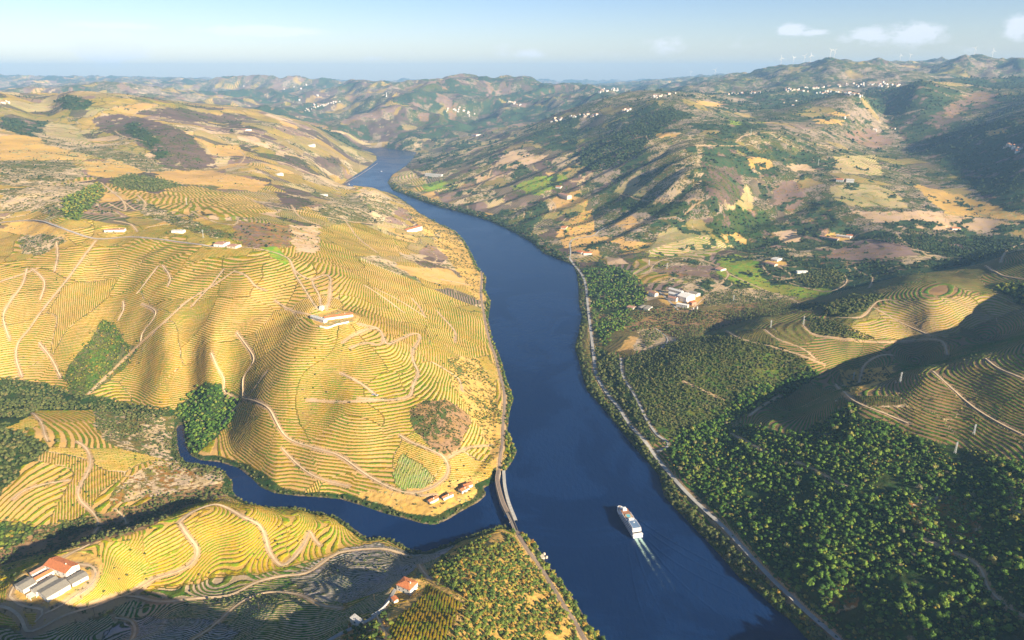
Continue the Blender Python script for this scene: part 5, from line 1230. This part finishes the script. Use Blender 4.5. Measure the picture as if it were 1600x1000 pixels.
village('single white house dotted over the hazy left hills','houses dotted over the left hills',[(370,140),(440,135),(500,150)],7,(20,6),1.8)
village('single white house dotted over the hazy right hills','houses dotted over the right hills',[(1180,165),(1260,170),(1400,215),(1480,240)],8,(20,8),.9)
# --- monument, wind turbines, pylons
gx_, gy_, gz_ = hit1(604,151); e = empty('monument', (gx_,gy_,gz_), 0, 'tall pale column on the hill crest beyond the river bend', 'monument'); MB().box(-6,6,-6,6,-4,4,1,1).build('base', M_white, e); MB().tube((0,0,4),(0,0,38),3,1.6,8).build('column', M_white, e)
def blade_mb(a):
    m = MB(); c, s = math.cos(a), math.sin(a)
    prof = [(1.5,1.0,.9),(8,2.2,.7),(20,1.5,.45),(38,.35,.15)]; vs = []
    for r, w, t_ in prof:
        for x, y in ((-w,-t_),(w,-t_),(w,t_),(-w,t_)): vs.append((c*x-s*r, y-5.5, s*x+c*r+78))
    fs = [(i*4+j, i*4+(j+1)%4, i*4+4+(j+1)%4, i*4+4+j) for i in range(3) for j in range(4)]+[(3,2,1,0),(12,13,14,15)]
    return m.faces(vs, fs)
def turbine(a0):
    e = empty('wind_turbine', (0,0,0), 0)
    MB().tube((0,0,-8),(0,0,77),1.9,1.1,10).build('tower', M_white, e); n = MB().box(-1.8,1.8,-4,6,76.2,80).build('nacelle', M_white, e); MB().tube((0,-6.4,78),(0,-4,78),.6,1.9,10).build('hub', M_white, n)
    for k in range(3): blade_mb(a0+k*2*math.pi/3).build('blade', M_white, e)
    return e
def copy_tree(o, parent=None):
    c = o.copy(); COL.objects.link(c); c.parent = parent
    for ch in o.children: copy_tree(ch, c)
    return c
tb = [(1220,113,'leftmost of the four turbines at the left end of the high ridge'),(1239,113,'second turbine from the left end of the high ridge'),(1256,110,'third turbine from the left end of the high ridge'),(1266,107,'smallest turbine fourth from the left end of the high ridge'),
 (1297,102,'left of the close pair of turbines above the ridge village'),(1303,102,'right of the close pair of turbines above the ridge village'),(1406,95,'left turbine of the pair on the rounded ridge top'),(1421,95,'right turbine of the pair on the rounded ridge top'),
 (1522,93,'left turbine of the last pair towards the right edge'),(1550,93,'last turbine towards the right edge'),(1079,123,'left of the tiny turbines on the distant hazy ridge'),(1117,121,'right of the tiny turbines on the distant hazy ridge')]
protos = [turbine(.25), turbine(.9), turbine(1.4)]; used = [False]*3
for i, (px, py, lab) in enumerate(tb):
    k = i % 3; e = protos[k] if not used[k] else copy_tree(protos[k]); used[k] = True
    X, Y, Z = hit(px, np.arange(py-14., py+26., .5)); X = np.array(X); ok = np.where(Y < 14000)[0]; j = ok[0] if len(ok) else -1
    e.location = (X[j], Y[j], max(Z[j]-2, 0)); e.rotation_euler.z = .3*math.sin(i*2.1); e.scale = (.8,)*3 if Y[j] < 9000 else (1.0,)*3
    tag(e, lab, 'wind turbine', 'wind turbines along the high ridge')
M_steel = simple_mat('galvanised_steel', (.62,.64,.66), .5, .08, .5, .2)
def pylon(h):
    e = empty('pylon', (0,0,0)); m = MB()
    for sx in (-1,1):
        for sy in (-1,1): m.tube((sx*1.0,sy*1.0,-2),(sx*.28,sy*.28,h),.16,.12,4)
    for k in range(7):
        z0, z1 = h*k/7, h*(k+1)/7; w0, w1 = 1-.72*z0/h, 1-.72*z1/h
        for sx, sy, tx, ty in ((-1,-1,1,-1),(1,-1,1,1),(1,1,-1,1),(-1,1,-1,-1)): m.tube((sx*w0,sy*w0,z0),(tx*w1,ty*w1,z1),.09,None,3)
    m.build('mast', M_steel, e)
    for zz, w in ((h-.6,1.9),(h-2.6,2.4)): MB().tube((-w,0,zz),(w,0,zz),.14,None,4).build('crossarm', M_steel, e)
    return e
py_ = [(1204,512,14,'left of the two white pylons on the crescent terraces'),(1255,507,16,'right of the two white pylons on the crescent terraces'),(1333,593,13,'pylon at the left end of the near dark terraces'),(1406,598,16,'tall pylon in the middle of the near dark terraces'),
 (1492,708,15,'pylon at the top edge of the dense right bank wood'),(1521,679,14,'pylon on the terraces just above the dense right bank wood'),(1146,470,13,'pylon in the scrub right of the winery'),(318,372,17,'white pylon beside the hill road'),(292,320,16,'pylon in the terraces above the hill road'),
 (1173,212,26,'far pylon on the shoulder of the middle hill'),(1278,260,28,'far pylon on the hazy right hills'),(210,964,9,'slim pole between the dark terraces at the bottom left'),(148,961,8,'slim pole nearest the ridge farm in the dark terraces'),(405,952,8,'slim pole in the dark terraces left of the spur'),(585,940,8,'slim pole on the terraces left of the spur house'),
 (1042,420,16,'pylon above the station wood across the river'),(1014,414,15,'pylon just left of the one above the station wood')]
def pole(h):
    e = empty('utility_pole', (0,0,0)); MB().tube((0,0,-1.5),(0,0,h),.16,.11,6).build('post', M_bark, e); MB().box(-.9,.9,-.07,.07,h-.7,h-.5).build('crossarm', M_bark, e); return e
for px, py, h, lab in py_:
    e = pylon(h) if h > 9.5 else pole(h); e.location = hit1(px, py); e.rotation_euler.z = .4; tag(e, lab, *(('pylon', 'pylons across the valley') if h > 9.5 else ('pole', 'poles in the dark terraces')))
# --- railway embankment and bridge over the inlet mouth
def strip_solid(name, P, w, z0, z1, mat, parent=None, slope=0):
    T = np.gradient(P, axis=0); T /= np.linalg.norm(T,axis=1)[:,None]; N = np.stack([T[:,1],-T[:,0]],1); n = len(P); i = np.arange(n-1)
    V = np.concatenate([np.column_stack([P-N*(w/2+slope), np.full(n,z0)]), np.column_stack([P+N*(w/2+slope), np.full(n,z0)]), np.column_stack([P+N*w/2, np.full(n,z1)]), np.column_stack([P-N*w/2, np.full(n,z1)])])
    Fc = np.concatenate([np.stack([a*n+i, a*n+i+1, b*n+i+1, b*n+i],1) for a,b in ((0,1),(1,2),(2,3),(3,0))]); o = link(name, tris_mesh(name, V, Fc), mat, parent)
    me = o.data; return o
def wp(P, z, step=2):
    Q = spline(P, step); x, y, _ = at_z(Q[:,0], Q[:,1], z); return np.stack([x,y],1)
E1 = wp([(779,735),(777,748),(780,765),(786,785),(793,800)], 5)
emb = strip_solid('railway_embankment', E1, 5.2, -4, 5, M_stone, None, 1.0); tag(emb, 'brown stone railway embankment across the mouth of the inlet', 'embankment')
strip_solid('ballast', E1, 5.5, 5, 5.35, M_bal, emb)
for s_ in (-.75,.75):
    T = np.gradient(E1,axis=0); T /= np.linalg.norm(T,axis=1)[:,None]; strip_solid('rail', E1+np.stack([T[:,1],-T[:,0]],1)*s_, .3, 5.36, 5.5, M_rail, emb)
Q1 = wp([(787,735),(789,760),(795,785),(806,813)], 2.2); q = strip_solid('quay', Q1, 4.0, -4, 2.2, simple_mat('pale_concrete', (.50,.48,.44), .9, .12, .3)); tag(q, 'pale concrete quay on the river side of the railway embankment', 'quay')
E2 = wp([(793,800),(799,812),(806,829)], 6, 1.2); br = empty('railway_bridge', (E2[0][0],E2[0][1],0), 0, 'short railway bridge over the gap between embankment and spur', 'bridge')
def rel(P): return P-np.array(E2[0])
strip_solid('deck', rel(E2), 5, 4.6, 5.4, M_stone, br)
for s_ in (-2.4,2.4):
    T = np.gradient(E2,axis=0); T /= np.linalg.norm(T,axis=1)[:,None]; strip_solid('parapet', rel(E2)+np.stack([T[:,1],-T[:,0]],1)*s_, .3, 5.4, 6.4, M_stone, br)
for s_ in (-.75,.75): strip_solid('rail', rel(E2)+np.stack([T[:,1],-T[:,0]],1)*s_, .3, 5.42, 5.6, M_rail, br)
for k in (.33,.66):
    p = rel(E2)[int(k*len(E2))]; MB().box(p[0]-1.2,p[0]+1.2,p[1]-2.6,p[1]+2.6,-8,4.6).build('pier', M_stone, br)
# --- old landing stage
x, y, _ = [float(v) for v in at_z(846,870,1)]; e = empty('landing_stage', (x,y,0), .4, 'small broken pink stone landing stage below the railway', 'landing stage'); MB().box(-5,3,-3.5,3.5,-3,1.6).build('platform', M_cream, e)
for i, (a, b) in enumerate(((4,-3),(4,3),(-1,3))): MB().box(a,a+2,b-.8,b+.8,-3,2.4).build('pier', M_cream, e)
# --- road bridge near the station houses
# --- cruise ship
bx, by, _ = [float(v) for v in at_z(967,790,3)]; sx_, sy_, _ = [float(v) for v in at_z(997,838,3)]
L_ = math.hypot(bx-sx_, by-sy_); hd = math.atan2(by-sy_, bx-sx_)-math.pi/2; ship = empty('cruise_ship', ((bx+sx_)/2,(by+sy_)/2,0), hd, 'long white river cruise ship with pool and awnings on deck heading upstream', 'cruise ship')
SW = 11.6; HW, HL = SW/2, L_/2
print('ship length', L_)
M_sw = simple_mat('ship_white', (.84,.84,.85), .45, .03, .3, 0, .5); M_hullb = simple_mat('hull_blue', (.05,.09,.22), .4, .1, .3, 0, .5); M_deck = simple_mat('teak_deck', (.36,.17,.10), .8, .2, .7); M_awn = simple_mat('blue_awning', (.16,.25,.40), .8, .12, .3)
M_pool = simple_mat('pool_water', (.15,.55,.65), .15, .1, 1, 0, .5); M_tan = simple_mat('tan_deck', (.60,.42,.25), .8, .1, .8); M_gl = simple_mat('ship_glass', (.05,.08,.13), .15, .1, .5, 0, .6)
def outline(k, yb=0, ys=0, inset=0):
    h = HW-inset; return [(-h,-HL+ys),(h,-HL+ys),(h,HL-13-yb),(h*.86,HL-7-yb),(h*.5,HL-2.2-yb),(0,HL-yb),(-h*.5,HL-2.2-yb),(-h*.86,HL-7-yb),(-h,HL-13-yb)]
MB().prism([(x*.9,y*.99) for x,y in outline(0)], -1.5, 1.0, outline(0)).build('waterline', M_hullb, ship)
MB().prism(outline(0), 1.0, 3.4).build('hull', M_sw, ship)
cab = MB().prism(outline(0,7,2,.25), 3.4, 6.2).build('cabin_deck', M_sw, ship)
upp = MB().prism(outline(0,11,4,.5), 6.2, 8.8).build('upper_deck', M_sw, ship)
MB().prism(outline(0,.5,60,.5)[2:] if False else [(-HW+.8,HL-14),(HW-.8,HL-14),(HW*.72,HL-7),(0,HL-1.2),(-HW*.72,HL-7)], 3.4, 3.5).build('bow_deck', M_tan, ship)
for zz, mp_, y0, y1 in ((1.9,ship,-HL+6,HL-16),(4.3,ship,-HL+6,HL-20),(6.9,ship,-HL+8,HL-24)):
    n_ = 14; ins_ = 0 if zz < 3 else (.25 if zz < 6 else .5)
    for s_ in (-1,1):
        for i in range(n_):
            y = y0+(y1-y0)*(i+.5)/n_; x = s_*(HW-ins_); MB().box(x-.06,x+.06,y-1.6,y+1.6,zz,zz+1.15).build('window', M_gl, ship)
# sun deck furniture, bow to stern
dz = 8.8
MB().box(-HW+.9,HW-.9,HL-34,HL-15,dz,dz+.08).build('sun_deck', M_deck, ship)
wh = MB().box(-2.6,2.6,HL-19.5,HL-14.5,dz,dz+2.6,.35,.5).build('wheelhouse', M_sw, ship); MB().box(-2.3,2.3,HL-14.85,HL-14.55,dz+1.2,dz+2.1).build('window', M_gl, wh)
MB().tube((0,HL-18,dz+2.6),(0,HL-18,dz+5.5),.12,.06,6).build('mast', M_sw, wh)
pl = MB().tube((0,HL-30,dz+.1),(0,HL-30,dz+.7),4.1,4.1,20).build('pool_surround', M_tan, ship); MB().box(-2.1,2.1,HL-32.6,HL-27.4,dz+.6,dz+.78).build('pool', M_pool, ship)
MB().box(-3.0,3.0,HL-40,HL-36,dz,dz+2.4,.3,.3).build('bar_canopy', M_sw, ship)
for s_ in (-1,1):
    for k in range(4): MB().box(s_*4.2-.5,s_*4.2+.5,HL-37.5-k*.9,HL-37.0-k*.9,dz,dz+.5).build('deck_chair', M_hullb, ship)
aw = MB().box(-HW+1.3,HW-1.3,HL-56,HL-42,dz+2.3,dz+2.5).build('awning', M_awn, ship)
MB().box(-HW+.9,-HW+1.3,HL-56.4,HL-41.6,dz+2.2,dz+2.6).box(HW-1.3,HW-.9,HL-56.4,HL-41.6,dz+2.2,dz+2.6).box(-HW+1.3,HW-1.3,HL-42,HL-41.6,dz+2.2,dz+2.6).box(-HW+1.3,HW-1.3,HL-56.4,HL-56,dz+2.2,dz+2.6).build('awning_frame', M_sw, aw)
for y in (HL-56,HL-51,HL-47,HL-42):
    for s_ in (-1,1): MB().box(s_*(HW-1.2)-.08,s_*(HW-1.2)+.08,y-.08,y+.08,dz,dz+2.2).build('awning_post', M_sw, aw)
MB().box(-HW+.9,HW-.9,-HL+11,HL-57,dz,dz+.08).build('aft_sun_deck', M_deck, ship)
um = MB().tube((.6,-HL+15,dz+2.1),(.6,-HL+15,dz+2.9),2.1,.15,8).build('parasol', M_sw, ship); MB().tube((.6,-HL+15,dz),(.6,-HL+15,dz+2.1),.07,None,5).build('pole', M_sw, um)
MB().box(-HW+.6,HW-.6,-HL+4.2,-HL+11,dz,dz+.7).build('aft_house', M_sw, ship)
for x in (-2.6,2.6): MB().tube((x,-HL+7,dz+.7),(x,-HL+7,dz+2.2),.7,.6,8).build('funnel', M_deck, ship)
MB().box(-HW+.2,HW-.2,-HL-1.2,-HL+4,5.9,6.2).build('stern_platform', M_sw, ship)
for x in (-4.5,-1.5,1.5,4.5): MB().box(x-.12,x+.12,-HL-.9,-HL-.7,1.2,5.9).build('stern_post', M_sw, ship)
rl = MB()
for s_ in (-1,1):
    rl.box(s_*(HW-.62)-.05,s_*(HW-.62)+.05,-HL+5,HL-24,dz+.95,dz+1.08)
    for k in range(24): y = -HL+5+(2*HL-29)*k/23; rl.box(s_*(HW-.62)-.05,s_*(HW-.62)+.05,y-.05,y+.05,dz,dz+1)
rl.build('railing', M_sw, ship)
MB().tube((-1.6,HL-6,3.5),(-1.6,HL-6,4.6),.7,.5,8).tube((1.6,HL-6,3.5),(1.6,HL-6,4.6),.7,.5,8).build('winch', M_hullb, ship)
# --- wake foam and ripples
t = NT('foam'); a = t.attr('strength'); n = t.noise(.35, 7, .75, t.pos(), .8); n2 = t.noise(.10, 4, .7, t.pos(), .5)
al = t.ss(-.15, .35, t.math('SUBTRACT', t.math('ADD', t.math('MULTIPLY', a.outputs['Fac'], .50), t.math('MULTIPLY', n2, .45)), t.math('MULTIPLY', n, 1.15)))
t.b.inputs['Base Color'].default_value = (.42,.60,.55,1); tr = t.n('ShaderNodeBsdfTransparent'); mx = t.n('ShaderNodeMixShader')
t.l(t.math('MULTIPLY', al, t.math('ADD', .22, t.math('MULTIPLY', a.outputs['Fac'], .55))), mx.inputs[0]); t.l(tr.outputs[0], mx.inputs[1]); t.l(t.b.outputs[0], mx.inputs[2]); t.l(mx.outputs[0], t.out.inputs[0])
M_foam = t.m
back = np.array([sx_-bx, sy_-by]); back /= np.linalg.norm(back); sidev = np.array([-back[1], back[0]])
ns, nl = 120, 25; s_ = np.linspace(-2, 230, ns)[:,None]; u_ = np.linspace(-1,1,nl)[None]
wd = 5.5+s_*.055+np.sin(s_/17)*.5; drift = 0.0*s_
Xw_ = sx_+back[0]*s_+sidev[0]*(u_*wd+drift); Yw_ = sy_+back[1]*s_+sidev[1]*(u_*wd+drift)
lane = np.exp(-((np.abs(u_)-.48-.0*s_)/.36)**2); st = lane*np.exp(-np.maximum(s_,0)/70)*1.15+.55*np.exp(-np.maximum(s_,0)/12)
st = st*np.clip((1-np.abs(u_))*4,0,1)*np.clip((232-s_)/60,0,1)
me = grid_mesh('wake', Xw_+0*u_, Yw_+0*u_, np.full((ns,nl), .12)); at = me.attributes.new('strength','FLOAT','POINT'); at.data.foreach_set('value', st.astype(np.float32).ravel())
tag(link('wake', me, M_foam), 'pale green white wake trailing from the stern of the cruise ship', 'wake', kind='stuff')
for j, (P, hgt) in enumerate((([(985,802),(1012,822),(1045,843),(1090,868),(1130,890)], .5), ([(1000,822),(1040,850),(1090,880),(1150,910)], .4), ([(1004,836),(1040,868),(1090,900),(1160,935)], .35), ([(1007,842),(1040,885),(1080,925),(1130,965)], .3), ([(990,845),(1000,880),(1020,930),(1050,985)], .25), ([(978,840),(985,880),(995,930),(1015,990)], .2))):
    W1 = wp(P, 0, 3); T = np.gradient(W1,axis=0); T /= np.linalg.norm(T,axis=1)[:,None]; N = np.stack([T[:,1],-T[:,0]],1); cs = np.linspace(-1,1,9); ft = np.clip(np.minimum(np.arange(len(W1)), np.arange(len(W1))[::-1])/8,0,1)
    Xr = W1[:,0][:,None]+N[:,0][:,None]*cs*2.4; Yr = W1[:,1][:,None]+N[:,1][:,None]*cs*2.4; Zr = -.03+hgt*(np.cos(cs*np.pi)[None]*.5+.5)*ft[:,None]
    tag(link('ripple', grid_mesh('ripple', Xr, Yr, Zr), M_wat), None, None, kind='structure')
# --- boats and cars
def car(px, py, rz, colr, lab, z=None, size=1):
    x, y, z = hit1(px, py); z = float(gtop(np.array([x]), np.array([y]))[0])+.45; e = empty('car', (x,y,z), rz, lab, 'car'); mt = simple_mat('car_paint', colr, .35, .03, .5, 0, .5)
    MB().prism([(-2.1,-.85),(2.1,-.85),(2.1,.85),(-2.1,.85)], .3, .95).build('body', mt, e); MB().box(-1.3,1.1,-.75,.75,.95,1.5,.35,.12).build('cabin', M_gl, e)
    for a in (-1.3,1.3):
        for b in (-.85,.85): MB().tube((a,b-.1,.32),(a,b+.1,.32),.33,None,10).build('wheel', M_dark, e)
def road_angle(px, py, qx, qy):
    a, b = hit1(px, py), hit1(qx, qy); return math.atan2(b[1]-a[1], b[0]-a[0])
car(1279,973, road_angle(1275,970,1290,983), (.25,.32,.42), 'blue grey car on the right bank road at the bottom')
car(989,671, road_angle(983,663,1010,693), (.8,.8,.8), 'white car on the right bank road near the junction')
car(583,617,.3,(.2,.3,.55),'blue car parked on the terrace track of the sunlit hill'); car(589,618,.5,(.7,.72,.75),'silver car parked beside the blue one on the terrace track')
for px, py, lab in ((596,268,'small white motor boat far up the river bend'),(545,288,'tiny boat moored under the left bank past the bluff')):
    x, y, _ = [float(v) for v in at_z(px, py, 0)]; e = empty('motor_boat', (x,y,0), .9, lab, 'boat'); MB().prism([(-1.6,-5),(1.6,-5),(1.9,2),(0,7),(-1.9,2)],-.5,1.3).build('hull', M_sw, e); MB().box(-1.2,1.2,-2.5,1.5,1.3,2.9,.2,.3).build('cabin', M_sw, e)
